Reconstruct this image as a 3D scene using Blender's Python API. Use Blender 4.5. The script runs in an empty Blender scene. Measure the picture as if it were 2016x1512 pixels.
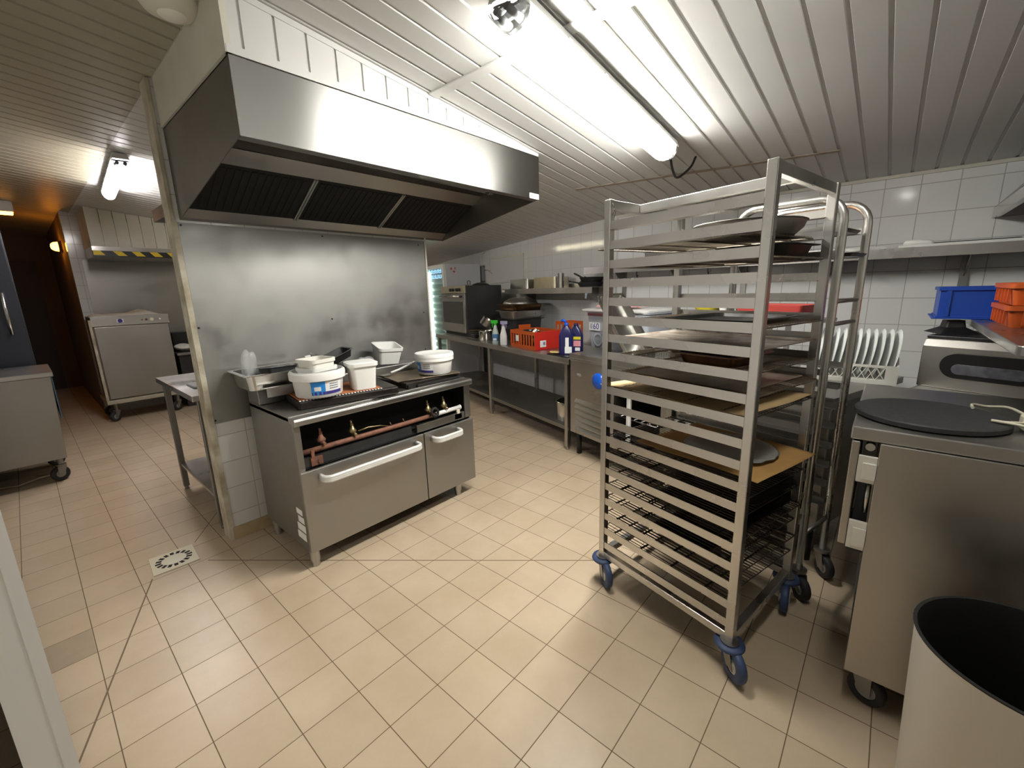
import bpy, bmesh, math, random
from mathutils import Vector, Matrix
R_ = math.radians
random.seed(7)
sc = bpy.context.scene
COL = sc.collection

# ------------------------------------------------------------------ helpers
class MB:
    """collects shapes into one mesh; .mi is the material slot of what is added"""
    def __init__(s, M=None):
        s.bm = bmesh.new(); s.mi = 0; s.M = M or Matrix.Identity(4)
    def V(s, p): return s.bm.verts.new(s.M @ Vector(p))
    def F(s, vs, smooth=False):
        try:
            f = s.bm.faces.new(vs)
        except ValueError:
            return None
        f.material_index = s.mi; f.smooth = smooth
        return f
    def box(s, x0, x1, y0, y1, z0, z1, rz=0, piv=None):
        if x0 > x1: x0, x1 = x1, x0
        if y0 > y1: y0, y1 = y1, y0
        if z0 > z1: z0, z1 = z1, z0
        T = Matrix.Identity(4)
        if rz:
            c = piv or ((x0+x1)/2, (y0+y1)/2, 0)
            T = Matrix.Translation(c) @ Matrix.Rotation(rz, 4, 'Z') @ Matrix.Translation(-Vector(c))
        v = [s.V(T @ Vector(p)) for p in ((x0,y0,z0),(x1,y0,z0),(x1,y1,z0),(x0,y1,z0),(x0,y0,z1),(x1,y0,z1),(x1,y1,z1),(x0,y1,z1))]
        for q in ((3,2,1,0),(4,5,6,7),(0,1,5,4),(1,2,6,5),(2,3,7,6),(3,0,4,7)):
            s.F([v[i] for i in q])
        return s
    def hexa(s, bot, top):
        v = [s.V(p) for p in bot] + [s.V(p) for p in top]
        n = len(bot)
        s.F([v[i] for i in range(n-1, -1, -1)]); s.F(v[n:])
        for i in range(n):
            j = (i+1) % n
            s.F([v[i], v[j], v[n+j], v[n+i]])
        return s
    def prism(s, poly, vec):
        vec = Vector(vec)
        return s.hexa(poly, [Vector(p)+vec for p in poly])
    def cyl(s, p0, p1, r, r2=None, n=16, caps=True):
        p0, p1 = Vector(p0), Vector(p1); r2 = r if r2 is None else r2
        d = (p1-p0).normalized()
        a = d.orthogonal().normalized(); b = d.cross(a)
        A, B = [], []
        for i in range(n):
            t = 2*math.pi*i/n; u = a*math.cos(t)+b*math.sin(t)
            A.append(s.V(p0+u*r)); B.append(s.V(p1+u*r2))
        for i in range(n):
            j = (i+1) % n
            s.F([A[i], A[j], B[j], B[i]], True)
        if caps:
            s.F(A[::-1]); s.F(B)
        return s
    def tube(s, pts, r, n=8, closed=False, caps=True):
        pts = [Vector(p) for p in pts]; m = len(pts)
        rings = []; up = None
        for i, p in enumerate(pts):
            if closed: d = (pts[(i+1) % m]-pts[i-1])
            else: d = pts[min(i+1, m-1)]-pts[max(i-1, 0)]
            d.normalize()
            if up is None: up = d.orthogonal().normalized()
            up = (up-d*up.dot(d))
            up = up.normalized() if up.length > 1e-6 else d.orthogonal().normalized()
            b = d.cross(up)
            rings.append([s.V(p+(up*math.cos(2*math.pi*k/n)+b*math.sin(2*math.pi*k/n))*r) for k in range(n)])
        for i in range(m if closed else m-1):
            A, B = rings[i], rings[(i+1) % m]
            for k in range(n):
                l = (k+1) % n
                s.F([A[k], A[l], B[l], B[k]], True)
        if caps and not closed:
            s.F(rings[0][::-1]); s.F(rings[-1])
        return s
    def lathe(s, prof, n=32, c=(0,0,0), sx=1, sy=1):
        c = Vector(c); rings = []
        for r, z in prof:
            if r < 1e-6: rings.append([s.V(c+Vector((0,0,z)))])
            else: rings.append([s.V(c+Vector((r*sx*math.cos(2*math.pi*k/n), r*sy*math.sin(2*math.pi*k/n), z))) for k in range(n)])
        for A, B in zip(rings, rings[1:]):
            for k in range(n):
                l = (k+1) % n
                if len(A) == 1 and len(B) == 1: continue
                if len(A) == 1: s.F([A[0], B[l], B[k]], True)
                elif len(B) == 1: s.F([A[k], A[l], B[0]], True)
                else: s.F([A[k], A[l], B[l], B[k]], True)
        return s
    def loft(s, rings, closed=True, cap0=True, cap1=True, smooth=True):
        rs = [[s.V(p) for p in r] for r in rings]; n = len(rs[0])
        for A, B in zip(rs, rs[1:]):
            for k in range(n if closed else n-1):
                l = (k+1) % n
                s.F([A[k], A[l], B[l], B[k]], smooth)
        if cap0: s.F(rs[0][::-1])
        if cap1: s.F(rs[-1])
        return s
    def grid(s, fn, nx, ny, smooth=True):
        g = [[s.V(fn(i/nx, j/ny)) for i in range(nx+1)] for j in range(ny+1)]
        for j in range(ny):
            for i in range(nx):
                s.F([g[j][i], g[j][i+1], g[j+1][i+1], g[j+1][i]], smooth)
        return s

def rrect(w, d, r, z, n=5, cx=0, cy=0):
    """rounded rectangle ring, counter clockwise"""
    out = []
    for (sx, sy, a0) in ((1,1,0),(-1,1,90),(-1,-1,180),(1,-1,270)):
        for k in range(n+1):
            a = R_(a0+90*k/n)
            out.append((cx+sx*(w/2-r)+r*math.cos(a), cy+sy*(d/2-r)+r*math.sin(a), z))
    return out

def obj(name, mb, mat, parent=None, bev=0, loc=None, rz=0, split=False, sub=0, solid=0):
    me = bpy.data.meshes.new(name)
    bmesh.ops.recalc_face_normals(mb.bm, faces=mb.bm.faces)
    mb.bm.to_mesh(me); mb.bm.free()
    o = bpy.data.objects.new(name, me); COL.objects.link(o)
    for m in (mat if isinstance(mat, (list, tuple)) else [mat]): me.materials.append(m)
    if parent: o.parent = parent
    if loc: o.location = loc
    if rz: o.rotation_euler.z = rz
    if solid:
        md = o.modifiers.new('thickness', 'SOLIDIFY'); md.thickness = solid; md.offset = 0
    if sub:
        md = o.modifiers.new('sub', 'SUBSURF'); md.levels = sub; md.render_levels = sub
    if bev:
        md = o.modifiers.new('bevel', 'BEVEL'); md.width = bev; md.segments = 2; md.limit_method = 'ANGLE'; md.angle_limit = R_(40)
    if split:
        md = o.modifiers.new('es', 'EDGE_SPLIT'); md.split_angle = R_(38)
    return o

def tag(o, label, cat, group=None, kind=None):
    o['label'] = label; o['category'] = cat
    if group: o['group'] = group
    if kind: o['kind'] = kind
    return o
def thing(name, label, cat, loc=(0,0,0), rz=0, group=None, rot=None):
    o = bpy.data.objects.new(name, None); COL.objects.link(o)
    o.empty_display_size = .05
    o.location = loc; o.rotation_euler = rot or (0, 0, rz)
    return tag(o, label, cat, group)
def struct(name, mb, mat, label=None, **kw):
    o = obj(name, mb, mat, **kw); o['kind'] = 'structure'
    return o
def dup(root, loc=None, rz=None, label=None, group=None):
    r = root.copy(); COL.objects.link(r)
    if loc is not None: r.location = loc
    if rz is not None: r.rotation_euler = (root.rotation_euler[0], root.rotation_euler[1], rz)
    if label: r['label'] = label
    if group: r['group'] = group
    for ch in [c for c in bpy.data.objects if c.parent == root]:
        c = ch.copy(); COL.objects.link(c); c.parent = r
        for g in [q for q in bpy.data.objects if q.parent == ch]:
            d = g.copy(); COL.objects.link(d); d.parent = c
    return r
def text_mesh(txt, size, depth=.0004):
    cu = bpy.data.curves.new('lettering', 'FONT'); cu.body = txt; cu.size = size; cu.extrude = depth; cu.align_x = 'CENTER'; cu.align_y = 'CENTER'
    o = bpy.data.objects.new('lettering', cu); COL.objects.link(o)
    bpy.context.view_layer.update()
    me = bpy.data.meshes.new_from_object(o.evaluated_get(bpy.context.evaluated_depsgraph_get()))
    bpy.data.objects.remove(o); bpy.data.curves.remove(cu)
    return me
def lettering(name, txt, size, mat, parent, M):
    me = text_mesh(txt, size); me.transform(M); me.materials.clear(); me.materials.append(mat); me.name = name
    o = bpy.data.objects.new(name, me); COL.objects.link(o); o.parent = parent
    return o

# ------------------------------------------------------------------ materials
class NT:
    def __init__(s, name):
        s.m = bpy.data.materials.new(name); s.m.use_nodes = True; s.t = s.m.node_tree
        s.b = s.t.nodes['Principled BSDF']
    def n(s, typ, **kw):
        x = s.t.nodes.new(typ)
        for k, v in kw.items():
            if k in x.inputs: x.inputs[k].default_value = v
            else: setattr(x, k, v)
        return x
    def l(s, a, b): s.t.links.new(a, b)
def smooth(pts, n=5):
    """catmull-rom through the points"""
    P = [Vector(p) for p in pts]; P = [2*P[0]-P[1]]+P+[2*P[-1]-P[-2]]; out = []
    for i in range(1, len(P)-2):
        for k in range(n):
            t = k/n; a, b, c, d = P[i-1:i+3]
            out.append(.5*((2*b)+(c-a)*t+(2*a-5*b+4*c-d)*t*t+(3*b-a-3*c+d)*t**3))
    return out+[P[-2]]
def plain(name, col, rough=.5, metal=0, noise=0, nscale=20, bump=0, bscale=60, trans=0, alpha=1, coat=0, col2=None, ior=None, detail=4):
    t = NT(name); b = t.b
    b.inputs['Base Color'].default_value = (*col, 1); b.inputs['Roughness'].default_value = rough; b.inputs['Metallic'].default_value = metal
    if trans: b.inputs['Transmission Weight'].default_value = trans
    if ior: b.inputs['IOR'].default_value = ior
    if alpha < 1: b.inputs['Alpha'].default_value = alpha
    if coat: b.inputs['Coat Weight'].default_value = coat
    tc = t.n('ShaderNodeTexCoord')
    if noise or col2:
        nz = t.n('ShaderNodeTexNoise', Scale=nscale, Detail=detail); t.l(tc.outputs['Object'], nz.inputs['Vector'])
        rp = t.n('ShaderNodeValToRGB')
        c2 = col2 or tuple(max(0, c*(1-noise)) for c in col)
        rp.color_ramp.elements[0].position = .32; rp.color_ramp.elements[1].position = .68
        rp.color_ramp.elements[0].color = (*c2, 1); rp.color_ramp.elements[1].color = (*col, 1)
        t.l(nz.outputs['Fac'], rp.inputs['Fac']); t.l(rp.outputs['Color'], b.inputs['Base Color'])
    if bump:
        nb = t.n('ShaderNodeTexNoise', Scale=bscale, Detail=3); t.l(tc.outputs['Object'], nb.inputs['Vector'])
        bp = t.n('ShaderNodeBump', Strength=bump, Distance=.01); t.l(nb.outputs['Fac'], bp.inputs['Height']); t.l(bp.outputs['Normal'], b.inputs['Normal'])
    return t.m
def steel(name, col=(.52,.51,.49), rough=.3, stretch=(1,1,40), smear=.12, aniso=0, var=.12, bmp=.06):
    """brushed stainless: fine streaks across the stretch axis, cloudy smears in roughness and tint"""
    t = NT(name); b = t.b
    b.inputs['Metallic'].default_value = 1
    if aniso:
        b.inputs['Anisotropic'].default_value = aniso; b.inputs['Anisotropic Rotation'].default_value = .25
        tg = t.n('ShaderNodeTangent', direction_type='RADIAL', axis='Z'); t.l(tg.outputs['Tangent'], b.inputs['Tangent'])
    tc = t.n('ShaderNodeTexCoord'); mp = t.n('ShaderNodeMapping'); mp.inputs['Scale'].default_value = stretch
    t.l(tc.outputs['Object'], mp.inputs['Vector'])
    nz = t.n('ShaderNodeTexNoise', Scale=18, Detail=3); t.l(mp.outputs['Vector'], nz.inputs['Vector'])
    cl = t.n('ShaderNodeTexNoise', Scale=3.2, Detail=4, Roughness=.6); t.l(tc.outputs['Object'], cl.inputs['Vector'])
    mr = t.n('ShaderNodeMapRange'); mr.inputs['From Min'].default_value = .3; mr.inputs['From Max'].default_value = .7
    mr.inputs['To Min'].default_value = rough-smear/2; mr.inputs['To Max'].default_value = rough+smear
    t.l(cl.outputs['Fac'], mr.inputs['Value']); t.l(mr.outputs['Result'], b.inputs['Roughness'])
    rp = t.n('ShaderNodeValToRGB')
    rp.color_ramp.elements[0].position = .3; rp.color_ramp.elements[1].position = .7
    rp.color_ramp.elements[0].color = (*[c*(1-var) for c in col], 1); rp.color_ramp.elements[1].color = (*col, 1)
    t.l(cl.outputs['Fac'], rp.inputs['Fac']); t.l(rp.outputs['Color'], b.inputs['Base Color'])
    bp = t.n('ShaderNodeBump', Strength=bmp, Distance=.004); t.l(nz.outputs['Fac'], bp.inputs['Height']); t.l(bp.outputs['Normal'], b.inputs['Normal'])
    return t.m
def tiles(name, size, c1, c2, grout, mortar=.014, ox=0, oy=0, plane='XY', rough=.35, spec=.5, dirt=None, bump=.25, wave=0):
    t = NT(name); b = t.b
    tc = t.n('ShaderNodeTexCoord'); sp = t.n('ShaderNodeSeparateXYZ'); t.l(tc.outputs['Object'], sp.inputs['Vector'])
    cb = t.n('ShaderNodeCombineXYZ'); t.l(sp.outputs['X'], cb.inputs['X']); t.l(sp.outputs['Y' if plane == 'XY' else 'Z'], cb.inputs['Y'])
    mp = t.n('ShaderNodeMapping'); mp.inputs['Location'].default_value = (ox/size, oy/size, 0); mp.inputs['Scale'].default_value = (1/size, 1/size, 1)
    t.l(cb.outputs['Vector'], mp.inputs['Vector'])
    br = t.n('ShaderNodeTexBrick', offset=0.0, squash=1.0); br.offset_frequency = 2
    for k, v in {'Scale':1, 'Mortar Size':mortar, 'Mortar Smooth':.15, 'Bias':0, 'Brick Width':1, 'Row Height':1}.items(): br.inputs[k].default_value = v
    br.inputs['Color1'].default_value = (*c1,1); br.inputs['Color2'].default_value = (*c2,1); br.inputs['Mortar'].default_value = (*grout,1)
    t.l(mp.outputs['Vector'], br.inputs['Vector'])
    col = br.outputs['Color']
    if dirt:
        nz = t.n('ShaderNodeTexNoise', Scale=dirt[1], Detail=6, Roughness=.65); t.l(tc.outputs['Object'], nz.inputs['Vector'])
        rp = t.n('ShaderNodeValToRGB'); rp.color_ramp.elements[0].position = .35; rp.color_ramp.elements[1].position = .62
        rp.color_ramp.elements[0].color = (*dirt[0],1); rp.color_ramp.elements[1].color = (1,1,1,1)
        t.l(nz.outputs['Fac'], rp.inputs['Fac'])
        mx = t.n('ShaderNodeMixRGB', blend_type='MULTIPLY'); mx.inputs['Fac'].default_value = 1
        t.l(col, mx.inputs['Color1']); t.l(rp.outputs['Color'], mx.inputs['Color2']); col = mx.outputs['Color']
    t.l(col, b.inputs['Base Color'])
    mr = t.n('ShaderNodeMapRange'); mr.inputs['To Min'].default_value = rough; mr.inputs['To Max'].default_value = .85
    t.l(br.outputs['Fac'], mr.inputs['Value']); t.l(mr.outputs['Result'], b.inputs['Roughness'])
    b.inputs['Specular IOR Level'].default_value = spec
    inv = t.n('ShaderNodeMath', operation='SUBTRACT'); inv.inputs[0].default_value = 1; t.l(br.outputs['Fac'], inv.inputs[1])
    h = inv.outputs[0]
    if wave:
        nw = t.n('ShaderNodeTexNoise', Scale=5, Detail=2); t.l(tc.outputs['Object'], nw.inputs['Vector'])
        ad = t.n('ShaderNodeMath', operation='MULTIPLY_ADD'); ad.inputs[1].default_value = wave; t.l(nw.outputs['Fac'], ad.inputs[0]); t.l(h, ad.inputs[2]); h = ad.outputs[0]
    bp = t.n('ShaderNodeBump', Strength=bump, Distance=.006); t.l(h, bp.inputs['Height']); t.l(bp.outputs['Normal'], b.inputs['Normal'])
    return t.m
def glow(name, col, strength):
    t = NT(name); t.b.inputs['Base Color'].default_value = (*col,1)
    t.b.inputs['Emission Color'].default_value = (*col,1); t.b.inputs['Emission Strength'].default_value = strength
    return t.m

M = {}
M['steel'] = steel('brushed_steel')
M['steel_h'] = steel('brushed_steel_panel', (.50,.49,.47), .36, (40,1,1), .14)
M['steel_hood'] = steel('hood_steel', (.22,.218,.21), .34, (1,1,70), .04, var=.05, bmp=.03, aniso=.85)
M['steel_dark'] = steel('worn_steel', (.33,.32,.3), .38, (1,40,1), .16)
M['steel_door'] = steel('door_steel', (.40,.39,.37), .42, (1,1,30), .1, var=.08)
M['steel_bright'] = steel('polished_steel', (.66,.65,.62), .18, (1,1,10), .08)
M['steel_splash'] = steel('splash_steel', (.33,.328,.315), .44, (1,1,60), .2, var=.1)
M['rack_steel'] = steel('rack_steel', (.62,.605,.58), .27, (1,1,25), .1)
M['cab_steel'] = steel('cabinet_steel', (.50,.48,.45), .36, (1,1,40), .12, var=.06)
M['chrome'] = plain('chrome', (.75,.75,.74), .08, 1)
M['alu_white'] = plain('white_handle', (.78,.78,.76), .35, .2)
M['black'] = plain('black_plastic', (.012,.012,.013), .4)
M['soot'] = plain('sooty_black', (.006,.005,.0045), .75, noise=.5, nscale=9)
M['iron'] = plain('black_iron_plate', (.035,.026,.022), .42, .5, col2=(.015,.012,.011), nscale=8, bump=.15)
M['enamel_dark'] = plain('dark_enamel', (.03,.03,.032), .3, noise=.3)
M['darkgrey'] = plain('dark_grey_panel', (.075,.078,.082), .45, .6, noise=.2, nscale=4)
M['rust'] = plain('rusty_pipe', (.30,.13,.08), .7, .3, col2=(.14,.07,.05), nscale=22, bump=.3)
M['brass'] = plain('dull_brass', (.42,.33,.18), .4, .9, noise=.4, nscale=40)
M['white'] = plain('white_plastic', (.82,.82,.80), .38)
M['white_warm'] = plain('warm_white_plastic', (.80,.78,.72), .42)
M['pvc'] = plain('white_pvc_board', (.64,.64,.625), .40, noise=.05, nscale=3)
M['pvc_white'] = plain('bright_white_cladding', (.90,.90,.88), .35)
M['pvc_rear'] = plain('grey_rear_wall', (.40,.39,.36), .5)
M['pvc_hall'] = plain('shaded_yellow_hall_boards', (.36,.335,.255), .45, noise=.06, nscale=4)  # same ceiling strips, yellower; the hall side's dimness is painted into the colour
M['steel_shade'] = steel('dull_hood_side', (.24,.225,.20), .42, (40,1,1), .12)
M['pvc_old'] = plain('yellowed_pvc', (.66,.64,.55), .45, noise=.12, nscale=4)
M['trim_dirty'] = plain('dirty_cream_trim', (.62,.58,.47), .6, col2=(.34,.29,.20), nscale=9, bump=.2, detail=8)
M['lbl_blue'] = plain('label_blue', (.02,.26,.72), .45)
M['lbl_navy'] = plain('label_navy', (.05,.04,.25), .45)
M['lbl_white'] = plain('label_white', (.85,.86,.86), .5)
M['lbl_grey'] = plain('label_print', (.22,.23,.26), .5)
M['red'] = plain('red_plastic', (.62,.03,.02), .35)
M['red_dull'] = plain('dull_red_plastic', (.42,.05,.04), .5)
M['orange'] = plain('orange_plastic', (.58,.10,.015), .42)
M['blue'] = plain('blue_plastic', (.01,.06,.38), .42)
M['navy'] = plain('navy_bottle', (.012,.012,.085), .3)
M['blue_bright'] = plain('bright_blue_plastic', (.01,.10,.60), .25)
M['caster_blue'] = plain('blue_rubber', (.035,.06,.14), .5)
M['rubber'] = plain('black_rubber', (.02,.02,.022), .65)
M['green'] = plain('green_plastic', (.03,.52,.03), .35)
M['yellow'] = plain('yellow_plastic', (.72,.62,.03), .45)
M['pink'] = plain('pink_cloth', (.75,.30,.29), .9, col2=(.72,.52,.50), nscale=7)
M['cloth'] = plain('cream_cloth', (.66,.60,.50), .95, noise=.2, nscale=14, bump=.4)
M['cloth_white'] = plain('white_cloth', (.74,.73,.70), .95, noise=.1, nscale=14, bump=.3)
M['cloth_yellow'] = plain('yellow_cloth', (.70,.55,.22), .95, noise=.2, nscale=18, bump=.4)
M['film'] = plain('clear_film', (.9,.91,.92), .12, alpha=.26, coat=.6)
M['clear_bin'] = plain('frosted_clear_plastic', (.66,.70,.78), .35, trans=.25, ior=1.1)
M['clear'] = plain('clear_polycarbonate', (.92,.95,.96), .06, trans=.9, ior=1.25)
M['glass'] = plain('glass', (.86,.95,.92), .03, trans=1, ior=1.3, alpha=.5)
M['glass_dark'] = plain('dark_oven_glass', (.02,.022,.02), .06, coat=.5)
M['board'] = plain('kraft_card', (.62,.36,.12), .75, noise=.18, nscale=6)
M['wood'] = plain('pale_parchment', (.74,.55,.30), .8, col2=(.60,.42,.20), nscale=5)
M['grid_wire'] = plain('stained_wire', (.30,.25,.19), .42, .8, noise=.5, nscale=10)
M['grid_dark'] = plain('burnt_wire', (.09,.07,.055), .5, .6, noise=.4, nscale=12)
M['bake_black'] = plain('burnt_black_tray', (.022,.018,.016), .4, .4, noise=.4, nscale=14)
M['bake_bronze'] = plain('bronzed_tin', (.22,.12,.055), .28, .9, col2=(.08,.045,.03), nscale=9)
M['sheet_worn'] = plain('worn_baking_sheet', (.62,.58,.52), .38, .75, col2=(.26,.17,.11), nscale=16, detail=8)
M['sheet_brown'] = plain('browned_baking_sheet', (.40,.33,.22), .4, .75, col2=(.20,.15,.09), nscale=7, detail=7)
M['griddle'] = plain('brown_griddle_sheet', (.24,.18,.10), .4, .6, col2=(.12,.09,.055), nscale=8, detail=7)
M['terracotta'] = plain('orange_baking_mat', (.50,.16,.05), .6, col2=(.34,.12,.045), nscale=10)
M['granite'] = plain('dark_griddle_disc', (.055,.055,.058), .6, noise=.3, nscale=60)
M['plug'] = plain('ivory_plastic', (.74,.70,.55), .45)
M['bin_white'] = plain('cream_bin_plastic', (.74,.71,.65), .48, noise=.05, nscale=3)
M['plate'] = plain('white_china', (.70,.73,.71), .15)
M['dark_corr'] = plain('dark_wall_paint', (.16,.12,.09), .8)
M['ceiling_light'] = plain('grey_tray', (.55,.55,.53), .4)
M['stain'] = plain('brown_sealant', (.30,.24,.18), .75, col2=(.42,.38,.32), nscale=14, detail=7)
M['grout_dark'] = plain('dark_grout', (.20,.14,.09), .8)
M['tile_dark'] = plain('dark_floor_tile', (.40,.315,.22), .4, noise=.06)
M['warn_yellow'] = plain('warning_yellow', (.80,.58,.02), .45)
M['fridge_white'] = plain('fridge_enamel', (.62,.63,.66), .3)
M['bag_red'] = plain('red_bag_film', (.70,.03,.02), .2, coat=.4)
M['mint'] = plain('fridge_shelf_plastic', (.62,.76,.70), .5)
M['grey_plastic'] = plain('grey_plastic', (.30,.30,.31), .45)
M['floor'] = tiles('floor_tiles', .2, (.61,.49,.355), (.555,.445,.32), (.17,.115,.07), .0085, rough=.33, dirt=((.86,.84,.80), 2.3), bump=.35)
M['wt'] = tiles('white_wall_tiles', .17, (.70,.705,.70), (.67,.675,.67), (.50,.49,.47), .012, ox=0, oy=-.087, plane='XZ', rough=.09, bump=.35, wave=.5)
M['wt_w'] = tiles('white_wall_tiles_right', .178, (.80,.805,.80), (.77,.775,.77), (.45,.44,.43), .014, ox=-.004, oy=-.029, plane='XZ', rough=.09, bump=.35, wave=.5)
M['wt_p'] = tiles('white_partition_tiles', .16, (.70,.70,.68), (.66,.66,.645), (.42,.40,.36), .014, ox=.04, oy=.0, plane='XZ', rough=.15, bump=.35, wave=.3)
M['lamp'] = glow('lamp_diffuser', (1.0,.975,.90), 46)
M['lamp_side'] = glow('lamp_diffuser_side', (1.0,.975,.90), 30)
M['lamp_near'] = glow('second_lamp_diffuser', (1.0,.975,.90), 9)
M['lamp_warm'] = glow('warm_lamp_diffuser', (1.0,.90,.62), 5)
M['lamp_hall'] = glow('hall_lamp_diffuser', (1.0,.94,.92), 26)
M['lamp_orange'] = glow('orange_lens', (1.0,.30,.02), 14)
M['emerg'] = glow('exit_lamp_glow', (1.0,.42,.08), 4)
M['fridge_led'] = glow('fridge_light', (.80,1.0,.88), 6)
M['decal_glow'] = glow('fridge_decal_glow', (.30,.60,1.0), .55)  # faint emission added to the printed door decals, which are no lamp

# ------------------------------------------------------------------ the room
def zc(x, y=0): return 2.422-.112*(x+.22)
CP = Vector((2.025, -.033, 0)); CA = R_(72.5)            # counter frame: local x runs along the counter, local -y towards the wall
CD = Vector((math.cos(CA), math.sin(CA), 0)); CN = Vector((CD.y, -CD.x, 0))
def CW(s, t, z=0): return CP+CD*s+CN*t+Vector((0,0,z))

b = MB(); b.box(-2.4, 6, -3.4, 9, -.1, 0)
struct('floor', b, M['floor'])
def seg_strip(b, p, q, w, z0, z1):
    p, q = Vector((*p,0)), Vector((*q,0)); d = (q-p).normalized(); n = Vector((-d.y, d.x, 0))*w/2
    b.hexa([p-n+Vector((0,0,z0)), q-n+Vector((0,0,z0)), q+n+Vector((0,0,z0)), p+n+Vector((0,0,z0))], [p-n+Vector((0,0,z1)), q-n+Vector((0,0,z1)), q+n+Vector((0,0,z1)), p+n+Vector((0,0,z1))])
b = MB()
seg_strip(b, (-.519,.578), (.9,-1.19), .005, 0, .0006); seg_strip(b, (-.754,.619), (-1.1,-.36), .006, 0, .0006); seg_strip(b, (-.519,.85), (-.30,1.2), .004, 0, .0006)
struct('trim_7', b, M['grout_dark'])
b = MB(); b.box(-1.197, -1.003, .203, .397, 0, .0005); struct('trim_8', b, M['tile_dark'])

# ceiling: pvc strips along x with a groove between each two
b = MB(); W = .1108; y = -1.633-W*16; prof = []
while y < 9:
    prof += [(y+.006, 0), (y+W-.012, 0), (y+W-.009, .007), (y+W+.003, .007)]; y += W
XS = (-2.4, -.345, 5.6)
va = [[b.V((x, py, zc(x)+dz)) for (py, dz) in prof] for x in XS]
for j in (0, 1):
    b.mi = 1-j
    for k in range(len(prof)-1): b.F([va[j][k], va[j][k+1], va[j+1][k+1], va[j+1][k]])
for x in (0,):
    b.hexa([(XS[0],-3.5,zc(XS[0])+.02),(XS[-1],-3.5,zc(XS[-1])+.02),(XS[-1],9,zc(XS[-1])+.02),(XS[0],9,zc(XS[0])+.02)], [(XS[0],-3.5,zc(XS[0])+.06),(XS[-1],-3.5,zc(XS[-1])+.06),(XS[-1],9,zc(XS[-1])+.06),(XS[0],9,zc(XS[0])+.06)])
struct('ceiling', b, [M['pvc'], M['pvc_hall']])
def ceil_bar(name, p, q, w, th, mat):
    b = MB(); p, q = Vector((*p, zc(p[0]))), Vector((*q, zc(q[0]))); d = (q-p).normalized(); n = Vector((-d.y, d.x, 0)).normalized()*w/2
    n.z = -.112*n.x; dn = Vector((0,0,-th))
    b.hexa([p-n+dn, q-n+dn, q+n+dn, p+n+dn], [p-n, q-n, q+n, p+n]); return struct(name, b, mat, bev=.002)
ceil_bar('trim_1', (.545,-.29), (.575,-3.3), .05, .008, M['pvc'])
ceil_bar('trim_2', (2.11,-.1), (2.33,-1.75), .035, .004, M['stain'])

# right tiled wall (local x = world y)
b = MB(); b.box(-3.4, .02, -.1, 0, 0, 2.2); struct('wall_right', b, M['wt_w'], loc=(2.98,0,0), rz=R_(90))
b = MB(); b.box(-3.4, 0, 0, .012, 2.045, 2.066); struct('trim_3', b, M['pvc_old'], loc=(2.98,0,0), rz=R_(90))
# back tiled wall, skewed like the counter
b = MB(); b.box(.30, 6.2, -1.0, -.9, 0, 2.2); struct('wall_back', b, M['wt'], loc=CP, rz=CA)
# partition behind the stove
b = MB(); b.box(-.358, 1.2, .70, .80, 0, 2.6); struct('wall_middle', b, M['wt_p'])
b = MB(); b.box(-.354, 1.2, .688, .70, 0, .075); struct('baseboard_middle', b, M['board'] if False else plain('sand_skirting', (.52,.40,.24), .5, noise=.15))
b = MB(); b.box(-.374, -.358, .694, .806, 0, zc(-.36)-.004); b.box(-.358, -.348, .694, .70, 0, 1.79)
struct('trim_4', b, M['trim_dirty'])
b = MB(); b.box(1.2, 1.214, .69, .81, 0, zc(1.2)-.004); struct('trim_5', b, M['pvc_old'])
# pvc boxing above the hood
b = MB(); y0 = -.281; X0, X1, ZB = -.34, 1.39, 2.222
def zt(x): return zc(x)-.002
g = [-.284+.1148*k for k in range(11)]; ed = [X0]+g+[X1]
for i in range(len(ed)-1):
    a, c = ed[i]+(.005 if i else 0), ed[i+1]-(.005 if i < len(ed)-2 else 0)
    b.hexa([(a,y0,ZB),(c,y0,ZB),(c,y0+.02,ZB),(a,y0+.02,ZB)], [(a,y0,zt(a)),(c,y0,zt(c)),(c,y0+.02,zt(c)),(a,y0+.02,zt(a))])
b.hexa([(X0,y0-.005,ZB),(X1,y0-.005,ZB),(X1,y0,ZB),(X0,y0,ZB)], [(X0,y0-.005,ZB+.026),(1.10,y0-.005,ZB+.026),(1.10,y0,ZB+.026),(X0,y0,ZB+.026)])
b.hexa([(X0,y0-.005,zt(X0)-.022),(1.2,y0-.005,zt(1.2)-.022),(1.2,y0,zt(1.2)-.022),(X0,y0,zt(X0)-.022)], [(X0,y0-.005,zt(X0)),(1.2,y0-.005,zt(1.2)),(1.2,y0,zt(1.2)),(X0,y0,zt(X0))])
b.hexa([(X0,y0+.007,ZB+.001),(X1,y0+.007,ZB+.001),(X1,y0+.015,ZB+.001),(X0,y0+.015,ZB+.001)], [(X0,y0+.007,zt(X0)-.001),(X1,y0+.007,zt(X1)-.001),(X1,y0+.015,zt(X1)-.001),(X0,y0+.015,zt(X0)-.001)])
b.mi = 1
b.hexa([(X0-.004,y0-.004,ZB),(X0+.016,y0-.004,ZB),(X0+.016,.69,ZB),(X0-.004,.69,ZB)], [(X0-.004,y0-.004,zt(X0)),(X0+.016,y0-.004,zt(X0)),(X0+.016,.69,zt(X0)),(X0-.004,.69,zt(X0))])
b.hexa([(X0,y0+.02,2.2222),(X1,y0+.02,2.2222),(X1,.69,2.2222),(X0,.69,2.2222)], [(X0,y0+.02,2.226),(X1,y0+.02,2.226),(X1,.69,2.226),(X0,.69,2.226)])
struct('trim_6', b, [M['pvc'], M['pvc_old']])
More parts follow.
